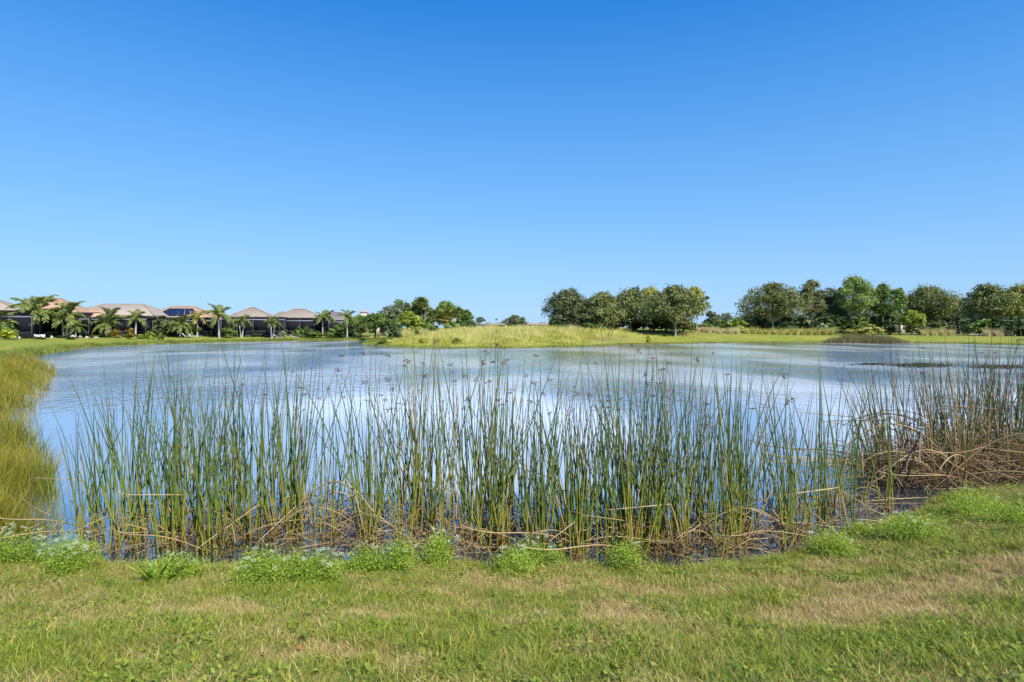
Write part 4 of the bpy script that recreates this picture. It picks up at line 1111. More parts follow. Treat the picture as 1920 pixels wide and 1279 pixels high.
# marsh grass standing in the shallows at the left
g = np.random.default_rng(25)
pl = np.array([(-5.5, 7.15), (-7.4, 9.6), (-11.8, 14.5), (-15.2, 18.8), (-20.2, 26), (-27.6, 35.5), (-33, 42), (-38.5, 48), (-42.5, 54)])       # lake-side edge of the stand
L = np.r_[0, np.cumsum(np.linalg.norm(np.diff(pl, axis=0), axis=1))]
s_ = g.uniform(0, 1, 21000) ** 1.75 * L[-1]
ex = np.interp(s_, L, pl[:, 0]); ey = np.interp(s_, L, pl[:, 1])
u = g.uniform(0, 1, len(s_)) ** 0.8
dist_in = u * (0.85 + 0.12 * s_)
xy = np.c_[ex - dist_in * 0.80, ey - dist_in * 0.35]
nearm = np.interp(xy[:, 1], [7, 20, 40], [0, 0.5, 1.0])
keep = g.uniform(0, 1, len(xy)) < (0.30 + 0.4 * nearm + 0.45 * bumps(xy[:, 0], xy[:, 1], 1.3) + 0.25 * bumps(xy[:, 1], xy[:, 0], 3.7)) * np.clip(0.12 + dist_in / (0.9 + 0.03 * s_) + 0.3 * bumps(xy[:, 0] * 2, xy[:, 1] * 2, 1.1), 0, 1)
keep &= ~((np.abs(xy[:, 1] - 15.5) < 0.8) & (dist_in < 1.2) & (g.uniform(0, 1, len(xy)) < 0.8))
xy = xy[keep]
idx, xy2 = tufts(xy, 4, 0.05, g)
hh_ = g.uniform(0.25, 0.88, len(idx)) * np.interp(xy2[:, 1], [8, 30, 52], [1, 0.9, 0.45]) * (0.85 + 0.3 * bumps(xy2[:, 0], xy2[:, 1], 0.9)); lw = np.interp(np.hypot(xy2[:, 0], xy2[:, 1]), [8, 25, 50], [0.010, 0.022, 0.04])
z = np.maximum(H(xy2[:, 0], xy2[:, 1]), -0.12)
V, F, ti, t = blades(np.c_[xy2, z], hh_, lw, g.uniform(0.03, 0.6, len(idx)), g, np.clip(0.48 + 0.28 * bumps(xy2[:, 0], xy2[:, 1], 0.8) + g.normal(0, .26, len(idx)), 0, 1), 3)
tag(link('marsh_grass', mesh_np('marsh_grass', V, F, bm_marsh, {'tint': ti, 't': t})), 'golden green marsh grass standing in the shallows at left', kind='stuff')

# ------------------------------------------------------------------ bulrushes
def stem_mat(name, stops, rand):
    m, nt, n, l = new_mat(name)
    out = n.new('ShaderNodeOutputMaterial')
    oi = n.new('ShaderNodeObjectInfo')
    r = math_node(n, l, 'MULTIPLY_ADD', oi.outputs['Random'], rand); r.node.inputs[2].default_value = -rand / 2
    f = math_node(n, l, 'ADD', attr(n, 't'), r, True)
    c = ramp(n, stops); l.new(f, c.inputs[0])
    geo = n.new('ShaderNodeNewGeometry')
    sp = noise(n, l, geo.outputs['Position'], 35, 3, 0.6)
    col = mixc(n, l, math_node(n, l, 'MULTIPLY', sp, 0.35), c.outputs[0], mixc(n, l, 0.5, c.outputs[0], (0.30, 0.22, 0.08)))
    p = n.new('ShaderNodeBsdfPrincipled'); l.new(col, p.inputs['Base Color'])
    p.inputs['Roughness'].default_value = 0.5; p.inputs['Specular IOR Level'].default_value = 0.35
    l.new(p.outputs[0], out.inputs[0])
    return m
sm_green = stem_mat('rush_green', [(0.0, (0.15, 0.085, 0.025)), (0.08, (0.30, 0.25, 0.03)), (0.22, (0.22, 0.27, 0.03)), (0.45, (0.11, 0.185, 0.028)), (0.8, (0.07, 0.125, 0.036)), (1.0, (0.12, 0.13, 0.055))], 0.24)
sm_yellow = stem_mat('rush_yellowing', [(0.0, (0.22, 0.09, 0.025)), (0.15, (0.34, 0.21, 0.03)), (0.4, (0.24, 0.22, 0.03)), (0.7, (0.12, 0.14, 0.03)), (1.0, (0.20, 0.14, 0.07))], 0.22)
sm_dead = stem_mat('rush_dead', [(0.0, (0.16, 0.085, 0.04)), (0.3, (0.40, 0.27, 0.12)), (0.7, (0.52, 0.39, 0.20)), (1.0, (0.42, 0.30, 0.17))], 0.35)
sm_brown = stem_mat('rush_brown', [(0.0, (0.08, 0.045, 0.025)), (0.4, (0.19, 0.11, 0.055)), (1.0, (0.30, 0.20, 0.11))], 0.4)
sm_olive = stem_mat('rush_olive', [(0.0, (0.10, 0.06, 0.03)), (0.15, (0.19, 0.13, 0.04)), (0.35, (0.13, 0.13, 0.03)), (0.7, (0.065, 0.095, 0.03)), (1.0, (0.09, 0.095, 0.04))], 0.25)
seed_m = plain_mat('seed_head', (0.13, 0.06, 0.04), 0.9, 0.4, 60, 0.4)

def stem_mesh(seed, mat, bend, r=0.0052, segs=9):
    """Unit-height rush stem, leaning outwards in +x as it rises."""
    g = np.random.default_rng(seed)
    t = np.linspace(0, 1, segs)
    w1, w2 = g.uniform(-0.012, 0.012, 2)
    pts = np.stack([bend * t ** 2.0 + w1 * np.sin(t * 5), w2 * np.sin(t * 4), t * (1 - 0.25 * bend * t)], 1)
    b = MB(); b.tube(pts, r * (1.15 - 0.35 * t - 0.62 * t ** 4), 5)
    me = b.mesh('stem', mat, True)
    return me, pts[-1]
def bent_mesh(seed, mat, r=0.006):
    """A broken or arching dead stem of unit length."""
    g = np.random.default_rng(seed)
    kind = seed % 3
    t = np.linspace(0, 1, 13)
    if kind == 0:      # smooth arch that comes down again
        a = g.uniform(0.55, 0.8)
        pts = np.stack([t * g.uniform(0.75, 0.95), 0.06 * np.sin(t * 4), a * 0.62 * np.sin(t * math.pi * g.uniform(0.72, 0.95)) ** 0.9], 1)
    elif kind == 1:    # snapped: up, then a straight fall
        s = g.uniform(0.25, 0.5); up = np.array([s * 0.25, 0.02, s]); dn = up + (1 - s) * np.array([0.82, g.uniform(-.2, .2), g.uniform(-0.55, 0.1)])
        pts = np.array([up * q / s if q <= s else up + (dn - up) * (q - s) / (1 - s) for q in t])
    else:              # lying low, slightly curved
        pts = np.stack([t * 0.95, 0.12 * np.sin(t * 2.5), 0.04 + 0.22 * t + 0.05 * np.sin(t * 5)], 1)
    b = MB(); b.tube(pts, r * (1.1 - 0.6 * t), 5)
    return b.mesh('bent_stem', mat, True)
def seed_mesh(seed):
    g = np.random.default_rng(seed); b = MB()
    for k in range(6):
        a = g.uniform(0, 6.28); L = g.uniform(0.010, 0.026); dz = g.uniform(-0.022, 0.010)
        p = np.array([math.cos(a) * L, math.sin(a) * L, dz])
        b.tube(np.array([(0, 0, 0), p * 0.6]), np.array([0.0012, 0.0010]), 3)
        b.tube(np.array([p * 0.6, p, p * 1.5, p * 1.8]), np.array([0.002, 0.0058, 0.005, 0.001]), 5)
    return b.mesh('seed_head', seed_m)
BEND = (0.02, 0.06, 0.10, 0.16, 0.24, 0.34)
STEMS = {}
for nm, mt in (('g', sm_green), ('y', sm_yellow), ('d', sm_dead), ('o', sm_olive), ('b', sm_brown)):
    STEMS[nm] = [stem_mesh(100 + i, mt, bnd) for i, bnd in enumerate(BEND)]
BENT = {'d': [bent_mesh(i, sm_dead) for i in range(9)], 'b': [bent_mesh(20 + i, sm_brown) for i in range(9)]}
SEED = [seed_mesh(i) for i in range(4)]

def thatch_mesh(seed, w, d, n, mat, h=0.35, r=0.0035):
    g = np.random.default_rng(seed); b = MB()
    for k in range(n):
        p = np.array([g.uniform(-w / 2, w / 2), g.uniform(-d / 2, d / 2), g.uniform(-0.03, h * g.uniform(0, 1))])
        L = g.uniform(0.12, 0.6); a = g.uniform(0, 6.28); e = g.normal(0.15, 0.45)
        q = p + L * np.array([math.cos(a) * math.cos(e), math.sin(a) * math.cos(e), math.sin(e)])
        q[2] = max(q[2], -0.05)
        m = (p + q) / 2 + g.normal(size=3) * 0.05
        b.tube(np.array([p, m, q]), r * g.uniform(0.5, 1.3), 3)
    return b.mesh('thatch', mat)

GBR = 'bulrush clumps along the near shore'
def bulrush(label, px, Y, n, hmin, hmax, w=0.55, d=0.7, mix=(0.76, 0.14, 0.10), kinds=('g', 'y', 'd'), seeds=0.12, bent=3, thatch=60, lean=0.0, seed=0, group=GBR, bent_kind='d', th=0.35, wild=1.0):
    g = np.random.default_rng(1000 + int(px) + seed)
    x = X(px, Y)
    root = empty('bulrush_clump', (x, Y, 0.0))
    # a clump is a few tight bunches on its rootstock
    nb = max(3, n // 5)
    bc = np.c_[g.uniform(-w / 2, w / 2, nb), g.uniform(-d / 2, d / 2, nb)]
    bz = H(x + bc[:, 0], Y + bc[:, 1]); bh = g.uniform(0.74, 1.08, nb)
    for k in range(n):
        kd = kinds[int(g.choice(3, p=mix))]
        ci = int(g.integers(nb)); c = bc[ci]
        off = g.normal(size=2) * 0.06
        hgt = bh[ci] * (hmin + (hmax - hmin) * g.beta(1.9, 1.2)) * (0.72 if kd == kinds[2] and g.uniform() < 0.6 else 1.0)
        bi = int(g.choice(6, p=(0.24, 0.26, 0.22, 0.15, 0.09, 0.04)))
        me, tip = STEMS[kd][bi]
        rz = math.atan2(off[1], off[0]) + g.normal() * 0.7
        zb = min(-0.12, bz[ci] + 0.02)
        hgt = hgt - zb
        s = link('stem', me, root, (c[0] + off[0], c[1] + off[1], zb), (g.normal() * 0.055, g.normal() * 0.055 + lean, rz), None)
        s.rotation_euler = (Euler((g.normal() * 0.09, lean + g.normal() * (0.10 if g.uniform() < 0.85 else 0.22), 0)).to_matrix() @ Euler((0, 0, rz)).to_matrix()).to_euler()
        s.scale = (1.22 * g.uniform(0.5, 1.4),) * 2 + (hgt,)
        if kd == kinds[0] and hgt > hmin + 0.45 * (hmax - hmin) and g.uniform() < seeds * 2:
            sd = link('seed_head', SEED[int(g.integers(4))], s, (tip[0], tip[1], tip[2] - 0.012), (0, 0, g.uniform(0, 6)))
            q = 0.62 * g.uniform(0.7, 1.25)
            sd.scale = (q / s.scale[0] * 1.6, q / s.scale[1] * 1.6, q / s.scale[2] * 1.6)
    for k in range(bent):
        L = g.uniform(0.7, 1.6) * wild
        c = bc[g.integers(nb)]
        az = g.choice([0.0, math.pi]) + g.normal() * 0.5
        link('bent_stem', BENT[bent_kind][int(g.integers(9))], root, (c[0], c[1] - 0.05, 0.0), (0, 0, az), (L, L, L * g.uniform(0.7, 1.1)))
    if thatch:
        tag(link('thatch', thatch_mesh(int(px) + seed, w * 1.3, d * 1.2, thatch, sm_brown if g.uniform() < 0.6 else sm_dead, th), root), kind='stuff')
    return tag(root, label, 'bulrush', group)

CL = [ # label, px, Y, n, hmin, hmax, w, bent, thatch, seeds
    ('bulrush clump at the left end of the row, sparse, leaning left over the marsh grass', 175, 7.0, 22, 0.95, 1.75, 0.75, 2, 30, 0.0),
    ('lush dark green bulrush clump behind the broad leaved weed, second from the left', 262, 6.95, 42, 1.25, 2.0, 0.50, 3, 40, 0.0),
    ('lush tall bulrush clump, third from the left', 352, 7.05, 48, 1.25, 2.15, 0.52, 3, 50, 0.0),
    ('dense green bulrush clump, fourth from the left', 430, 6.9, 44, 1.1, 2.05, 0.50, 4, 60, 0.01),
    ('tight upright bulrush bunch with one thick green column, fifth from the left', 508, 7.1, 40, 1.3, 2.15, 0.36, 3, 60, 0.04),
    ('sparse bulrush clump above the fallen tan stems, left of the open water gap', 590, 7.2, 20, 1.4, 2.25, 0.50, 4, 110, 0.10),
    ('thin bulrush bunch with dark seed heads standing in the open water gap', 655, 7.2, 13, 1.5, 2.3, 0.40, 5, 130, 0.18),
    ('slender bulrush clump right of the open water gap', 735, 7.0, 40, 1.35, 2.2, 0.48, 4, 90, 0.12),
    ('bulrush clump with a brown stained bunch of stems, eighth from the left', 815, 6.95, 42, 1.35, 2.25, 0.50, 4, 100, 0.12),
    ('mid row bulrush clump with many seed heads', 890, 7.0, 46, 1.35, 2.25, 0.52, 3, 90, 0.16),
    ('bulrush clump directly behind the double white flowered weed', 968, 7.05, 44, 1.3, 2.15, 0.50, 3, 80, 0.12),
    ('bulrush clump with wide green feet right of the double weed', 1050, 6.75, 44, 1.3, 2.15, 0.48, 3, 60, 0.10),
    ('yellow footed bulrush clump behind the single leafy weed right of centre', 1130, 6.8, 46, 1.35, 2.2, 0.50, 3, 70, 0.10),
    ('dense bulrush clump with golden feet crossed by a long arching dead stem', 1212, 6.8, 56, 1.3, 2.25, 0.52, 4, 90, 0.10),
    ('densest bulrush clump with ochre stained lower stems', 1292, 6.85, 62, 1.25, 2.2, 0.52, 5, 110, 0.05),
    ('tall bulrush clump with folded tan stems near the low leafy patch', 1372, 6.95, 48, 1.2, 2.1, 0.50, 5, 110, 0.05),
    ('thinning bulrush clump second from the right end of the green row', 1452, 7.05, 34, 1.1, 1.95, 0.52, 3, 120, 0.02),
    ('sparse bulrush clump at the right end of the green row', 1532, 7.4, 26, 1.1, 1.95, 0.6, 2, 80, 0.0),
    ('few thin rushes standing between the green row and the old brown stand', 1600, 8.2, 12, 1.0, 1.9, 0.7, 1, 50, 0.0)]
for i, (lab, px, Y, n, h0, h1, w, bt, th, sd) in enumerate(CL):
    mix = (0.84, 0.10, 0.06) if px < 700 else ((0.72, 0.18, 0.10) if px < 1400 else (0.78, 0.13, 0.09))
    bulrush(lab, px, Y, int(n * 1.9), h0 * 0.75, h1 * 1.14, w * 1.2, 0.95, mix, seeds=sd, bent=bt + 3, thatch=int(th * 1.7), lean=-0.10 if i == 0 else 0.0, seed=i)
# the older brown stand at the right
GB2 = 'old brown bulrush stand at the right'
for i, (lab, px, Y, n, h0, h1, w, d_, ln, th) in enumerate([
        ('low tangled mat of dead rushes joining the old stand to the green row', 1635, 9.9, 16, 0.6, 1.7, 0.8, 0.9, -0.22, 330),
        ('outermost clump of the old brown bulrush stand, leaning left over open water', 1690, 9.5, 56, 1.0, 2.2, 1.0, 0.9, -0.15, 330),
        ('second clump of the old bulrush stand with fallen tan stems at its foot', 1748, 9.6, 80, 1.1, 2.25, 0.95, 1.1, -0.09, 480),
        ('middle clump of the old bulrush stand with a thick brown mat', 1818, 9.8, 95, 1.2, 2.4, 0.95, 1.3, -0.06, 620),
        ('dense clump of the old bulrush stand near the right edge', 1882, 10.0, 100, 1.3, 2.5, 0.95, 1.3, -0.03, 640),
        ('clump of the old bulrush stand cut by the right edge', 1950, 10.3, 90, 1.3, 2.55, 1.0, 1.3, 0.0, 560),
        ('back clump of the old bulrush stand seen through the front stems', 1850, 11.4, 60, 1.3, 2.4, 1.6, 0.9, 0.0, 200)]):
    bulrush(lab, px, Y, n, h0 * 1.08, h1 * 1.08, w, d_, (0.66, 0.14, 0.20), ('o', 'b', 'd'), 0.05, 28, th, ln, 40 + i, GB2, 'b' if i % 2 else 'd', 0.75, wild=1.6)
# loose dead stems afloat
for i, (px, Y, L, rz, lab) in enumerate([(850, 6.55, 0.65, 0.02, 'straight pale dead stem floating at the near shore left of the double weed'), (700, 6.8, 0.9, 0.3, 'dead stem floating in the open water gap'),
                                    (1610, 8.35, 1.1, 0.12, 'long dead stem floating before the old bulrush stand'), (1350, 6.62, 0.5, -0.25, 'short dead stem floating under the dense clump'),
                                    (560, 6.62, 0.9, 0.35, 'dead stem floating behind the left white flowered weeds')]):
    t = np.linspace(0, 1, 7); bb = MB(); bb.tube(np.stack([t * L, 0.03 * np.sin(t * 3), 0.012 + 0.03 * t], 1), 0.008 * (1.1 - 0.5 * t), 5)
    tag(link('floating_stem', bb.mesh('floating_stem', sm_dead, True), None, (X(px, Y), Y, 0.0), (0, 0, rz)), lab, 'dead stem', 'dead stems afloat')

# ------------------------------------------------------------------ the near lawn: turf tufts scattered over the bank (stuff)
def lawn_mat(name, green, straw):
    """Blade colour runs from green to straw with the dryness of the spot it grows on."""
    m, nt, n, l = new_mat(name)
    out = n.new('ShaderNodeOutputMaterial')
    cg = ramp(n, green); l.new(attr(n, 'tint'), cg.inputs[0])
    cs = ramp(n, straw); l.new(attr(n, 'tint'), cs.inputs[0])
    col = mixc(n, l, attr(n, 'dry', 'INSTANCER'), cg.outputs[0], cs.outputs[0])
    p = n.new('ShaderNodeBsdfPrincipled'); l.new(col, p.inputs['Base Color'])
    p.inputs['Roughness'].default_value = 0.55; p.inputs['Specular IOR Level'].default_value = 0.3
    t = n.new('ShaderNodeBsdfTranslucent'); l.new(col, t.inputs['Color'])
    mx = n.new('ShaderNodeMixShader'); mx.inputs[0].default_value = 0.25
    l.new(p.outputs[0], mx.inputs[1]); l.new(t.outputs[0], mx.inputs[2]); l.new(mx.outputs[0], out.inputs[0])
    return m
lm = lawn_mat('turf_blades', [(0, (0.09, 0.14, 0.010)), (0.5, (0.26, 0.32, 0.022)), (1, (0.50, 0.50, 0.055))], [(0, (0.32, 0.22, 0.08)), (0.5, (0.60, 0.43, 0.18)), (1, (0.80, 0.64, 0.33))])
lm_long = lawn_mat('long_blades', [(0, (0.07, 0.14, 0.015)), (0.5, (0.15, 0.26, 0.028)), (1, (0.30, 0.38, 0.06))], [(0, (0.26, 0.23, 0.08)), (1, (0.48, 0.40, 0.18))])
lm_leaf = lawn_mat('round_leaves', [(0, (0.07, 0.14, 0.012)), (0.5, (0.15, 0.25, 0.02)), (1, (0.30, 0.38, 0.045))], [(0, (0.20, 0.25, 0.025)), (1, (0.40, 0.40, 0.05))])

def source_collection(name, meshes):
    c = bpy.data.collections.new(name)                # not linked to the scene: only instanced from
    for i, me in enumerate(meshes):
        c.objects.link(bpy.data.objects.new('%s_%02d' % (name, i), me))
    return c
def scatter(name, label, P, rot, scl, idx, dry, coll):
    me = bpy.data.meshes.new(name)
    me.vertices.add(len(P)); me.vertices.foreach_set('co', np.asarray(P, np.float32).ravel())
    a = me.attributes.new('rot', 'FLOAT_VECTOR', 'POINT'); a.data.foreach_set('vector', np.asarray(rot, np.float32).ravel())
    for k, v in (('scl', scl), ('dry', dry)):
        a = me.attributes.new(k, 'FLOAT', 'POINT'); a.data.foreach_set('value', np.asarray(v, np.float32))
    a = me.attributes.new('pick', 'INT', 'POINT'); a.data.foreach_set('value', np.asarray(idx, np.int32))
    o = tag(link(name, me), label, kind='stuff')
    ng = bpy.data.node_groups.new(name + '_scatter', 'GeometryNodeTree')
    ng.interface.new_socket('Geometry', in_out='INPUT', socket_type='NodeSocketGeometry')
    ng.interface.new_socket('Geometry', in_out='OUTPUT', socket_type='NodeSocketGeometry')
    n, l = ng.nodes, ng.links
    gi, go = n.new('NodeGroupInput'), n.new('NodeGroupOutput')
    ci = n.new('GeometryNodeCollectionInfo'); ci.inputs['Collection'].default_value = coll
    ci.inputs['Separate Children'].default_value = True; ci.inputs['Reset Children'].default_value = True
    ip = n.new('GeometryNodeInstanceOnPoints'); ip.inputs['Pick Instance'].default_value = True
    def na(nm, t):
        q = n.new('GeometryNodeInputNamedAttribute'); q.data_type = t; q.inputs['Name'].default_value = nm
        return q.outputs['Attribute']
    l.new(gi.outputs[0], ip.inputs['Points']); l.new(ci.outputs[0], ip.inputs['Instance'])
    l.new(na('pick', 'INT'), ip.inputs['Instance Index'])
    er = n.new('FunctionNodeEulerToRotation'); l.new(na('rot', 'FLOAT_VECTOR'), er.inputs[0]); l.new(er.outputs[0], ip.inputs['Rotation'])
    l.new(na('scl', 'FLOAT'), ip.inputs['Scale'])
    l.new(ip.outputs[0], go.inputs[0])
    md = o.modifiers.new('scatter', 'NODES'); md.node_group = ng
    return o

def tuft_mesh(seed, n, rad, h0, h1, w, lean, mat, segs=2):
    g = np.random.default_rng(seed)
    a = g.uniform(0, 6.28, n); r = np.sqrt(g.uniform(0, 1, n)) * rad
    P = np.c_[r * np.cos(a), r * np.sin(a), -0.005 + 0 * a]
    V, F, ti, t = blades(P, g.uniform(h0, h1, n), w, g.uniform(lean * 0.3, lean, n), g, g.uniform(0, 1, n), segs)
    return mesh_np('tuft', V, F, mat, {'tint': ti, 't': t})
def round_leaf_mesh(seed, n, rad, mat):
    """A few pennywort leaves on short stalks."""
    g = np.random.default_rng(seed); V, F3, T, q = [], [], [], 0
    for k in range(n):
        a = g.uniform(0, 6.28); r = math.sqrt(g.uniform(0, 1)) * rad
        c = np.array([r * math.cos(a), r * math.sin(a), g.uniform(0.025, 0.06)]); s = g.uniform(0.006, 0.0125)
        tx, ty = g.normal(0, 0.35, 2)
        ring = []
        for j in range(9):
            b = j / 9 * 2 * math.pi; rr = s * (0.55 if j == 0 else 1)
            x, y = rr * math.cos(b), rr * math.sin(b); ring.append(c + (x, y, x * tx + y * ty + 0.15 * s))
        V.append(np.array([c] + ring)); ti = g.uniform(0, 1); T.append(np.full(10, ti))
        F3 += [(q, q + 1 + j, q + 1 + (j + 1) % 9) for j in range(9)]; q += 10
    return mesh_np('leaves', np.concatenate(V), np.array(F3), mat, {'tint': np.concatenate(T)})

def bank_points(n, g, ymin=1.9, ymax=9.8, power=1.0):
    y = ymin + (ymax - ymin) * g.uniform(0, 1, n) ** power
    x = g.uniform(-1, 1, n) * (0.92 * y + 1.5)
    d = shore_dist(x, y)
    k = d > 0.04
    return x[k], y[k], d[k]
g = np.random.default_rng(31)
turf = source_collection('turf_tufts', [tuft_mesh(300 + i, 58, 0.06, 0.018, 0.052, 0.0034, 1.2, lm) for i in range(6)])
x, y, d = bank_points(80000, g, 1.7, 9.6, 1.0)
bare = np.clip(esum(BARE, x, y), 0, 1)
k = g.uniform(0, 1, len(x)) > bare * 0.85
x, y, d = x[k], y[k], d[k]
dr = dryness(x, y); lush = 1 - dr
z = H(x, y)
dv = np.clip(dr * 1.2 - 0.06 + g.normal(0, 0.28, len(x)), 0, 1)
scatter('lawn_grass', 'short mixed green and straw turf on the near bank', np.c_[x, y, z], np.c_[g.normal(0, .15, len(x)), g.normal(0, .15, len(x)), g.uniform(0, 6.28, len(x))],
        g.uniform(0.55, 1.45, len(x)) * (0.8 + 0.5 * lush) * (1 + 0.3 * bumps(x, y, 6.3)), g.integers(0, 6, len(x)), dv, turf)
longt = source_collection('long_tufts', [tuft_mesh(330 + i, 16, 0.03, 0.05, 0.13, 0.0042, 0.8, lm_long, 3) for i in range(4)])
x, y, d = bank_points(26000, g)
dr = dryness(x, y); k = g.uniform(0, 1, len(x)) < np.clip(1.15 - 2.2 * dr, 0.03, 1)
x, y = x[k], y[k]
scatter('long_grass', 'longer green grass blades in the lush patches', np.c_[x, y, H(x, y)], np.c_[g.normal(0, .2, len(x)), g.normal(0, .2, len(x)), g.uniform(0, 6.28, len(x))],
        g.uniform(0.5, 1.1, len(x)), g.integers(0, 4, len(x)), np.clip(dryness(x, y) + g.normal(0, .2, len(x)), 0, 1), longt)
penny = source_collection('pennywort', [round_leaf_mesh(360 + i, 11, 0.08, lm_leaf) for i in range(5)])
x, y, d = bank_points(23000, g)
pat = bumps(x, y, 3.1) + 0.8 * bumps(y, x + 2, 1.4) + 0.8 * esum(LUSH, x, y) - 0.9 * esum(DRY, x, y)
k = (pat + g.normal(0, 0.55, len(x)) > 0.55)
x, y = x[k], y[k]
scatter('pennywort_leaves', 'small round bright green pennywort leaves among the grass', np.c_[x, y, H(x, y)], np.c_[0 * x, 0 * x, g.uniform(0, 6.28, len(x))],
        g.uniform(0.7, 1.25, len(x)), g.integers(0, 5, len(x)), g.uniform(0, 0.8, len(x)), penny)

# ------------------------------------------------------------------ white flowered weeds on the water line
wm_fol = leaf_mat('weed_foliage', [(0, (0.15, 0.24, 0.02)), (0.5, (0.34, 0.48, 0.045)), (1, (0.54, 0.64, 0.11))], trans=0.3, rand=0.15)
wm_dark = leaf_mat('weed_leaf', [(0, (0.12, 0.21, 0.016)), (0.5, (0.26, 0.40, 0.03)), (1, (0.44, 0.56, 0.08))], trans=0.3, rand=0.1)
wm_stem = plain_mat('weed_stem', (0.16, 0.24, 0.05), 0.6, 0.2, 20)
wm_flower = plain_mat('weed_flower', (0.60, 0.68, 0.46), 0.7, 0.15, 50)
def umbel_mesh(seed, r=0.028):
    g = np.random.default_rng(seed); b = MB()
    for k in range(9):
        a = k * 2.4; q = r * math.sqrt((k + 0.5) / 9); c = np.array([q * math.cos(a), q * math.sin(a), g.uniform(-.003, .004) - 2.5 * q * q])
        b.tube(np.array([(0, 0, -0.03), c - (0, 0, .002)]), 0.0008, 3)
        s = g.uniform(0.0035, 0.006)
        V = np.array([c + (0, 0, s * .6)] + [c + (s * math.cos(j * 1.257), s * math.sin(j * 1.257), 0) for j in range(5)])
        b.add(V, [(0, 1 + j, 1 + (j + 1) % 5) for j in range(5)])
    return b.mesh('flower_head', wm_flower)
UMB = [umbel_mesh(i) for i in range(3)]
def weed_foliage(seed, w, d, h, n, mat, size=0.013):
    """Feathery leaves: many fine leaflets strung along sprays that rise and spread from the root."""
    g = np.random.default_rng(seed)
    C, N, T = [], [], []
    ns = max(16, n // 26)
    subs = [(g.uniform(-.3, .3) * w, g.uniform(-.3, .3) * d, g.uniform(.55, .95), g.uniform(.75, 1.15)) for _ in range(4)]
    for k in range(ns):
        ox, oy, sc, hs = subs[k % 4]
        a = g.uniform(0, 6.28); rr = math.sqrt(g.uniform(0, 1)); b0 = np.array([ox + 0.55 * sc * rr * math.cos(a) * w / 2, oy + 0.55 * sc * rr * math.sin(a) * d / 2, 0])
        tip = np.array([ox + sc * rr * math.cos(a + g.normal() * .3) * w / 2, oy + sc * rr * math.sin(a + g.normal() * .3) * d / 2, hs * h * (1.02 - 0.6 * rr * rr) * g.uniform(0.5, 1.05)])
        m = n // ns; t = g.uniform(0.12, 1, m) ** 0.75
        p = b0 + (tip - b0) * t[:, None] + np.array([0, 0, 1]) * (0.12 * h * np.sin(t * 3.1))[:, None]
        sp = 0.018 + 0.045 * np.sin(np.clip(t, 0, 1) * 2.6)
        C.append(p + g.normal(size=(m, 3)) * sp[:, None] * np.array([1, 1, 0.6])); ti = g.uniform(0, 1)
        T.append(np.clip(0.5 * ti + 0.5 * g.uniform(0, 1, m), 0, 1))
    C = np.concatenate(C); T = np.concatenate(T); C[:, 2] = np.maximum(C[:, 2], 0.004)
    N = g.normal(size=C.shape) * 0.6 + np.array([0, -0.1, 0.8])
    V, F, t = leaf_quads(C, N, size, g, 0.24, T)
    return mesh_np('foliage', V, F, mat, {'tint': t})
def weed(label, px, py, wpx, hpx, flowers, n=2600, seed=0, mat=None, size=0.013):
    xx, yy = pick(px, py); xx = X(px, yy)
    w = wpx * yy / F_PX; h = hpx * yy / F_PX * 1.0
    g = np.random.default_rng(600 + int(px))
    root = empty('flowering_weed', (xx, yy, max(hz(xx, yy), -0.02) - 0.005))
    d = min(w, 0.5) * 0.75
    link('foliage', weed_foliage(500 + int(px), w, d, h, n, mat or wm_fol, size), root)
    sm = MB()
    tips = []
    for k in range(flowers):
        a = g.uniform(0, 6.28); rr = math.sqrt(g.uniform(0, 1)) * 0.95
        tip = np.array([rr * math.cos(a) * w / 2, rr * math.sin(a) * d / 2, h * (1.10 - 0.45 * rr * rr) * g.uniform(0.82, 1.05)])
        bs = np.array([tip[0] * 0.3, tip[1] * 0.3, 0]); tips.append(tip)
        sm.tube(np.array([bs, (bs + tip) / 2 + (0, 0, 0.03), tip]), np.array([0.003, 0.0022, 0.0012]), 4)
    if flowers:
        link('stems', sm.mesh('stems', wm_stem), root)
        for t in tips:
            link('flower_head', UMB[int(g.integers(3))], root, tuple(t), (g.normal() * .25, g.normal() * .25, g.uniform(0, 6)), g.uniform(0.45, 1.05))
    return tag(root, label, 'weed', 'white flowered weeds along the water line')
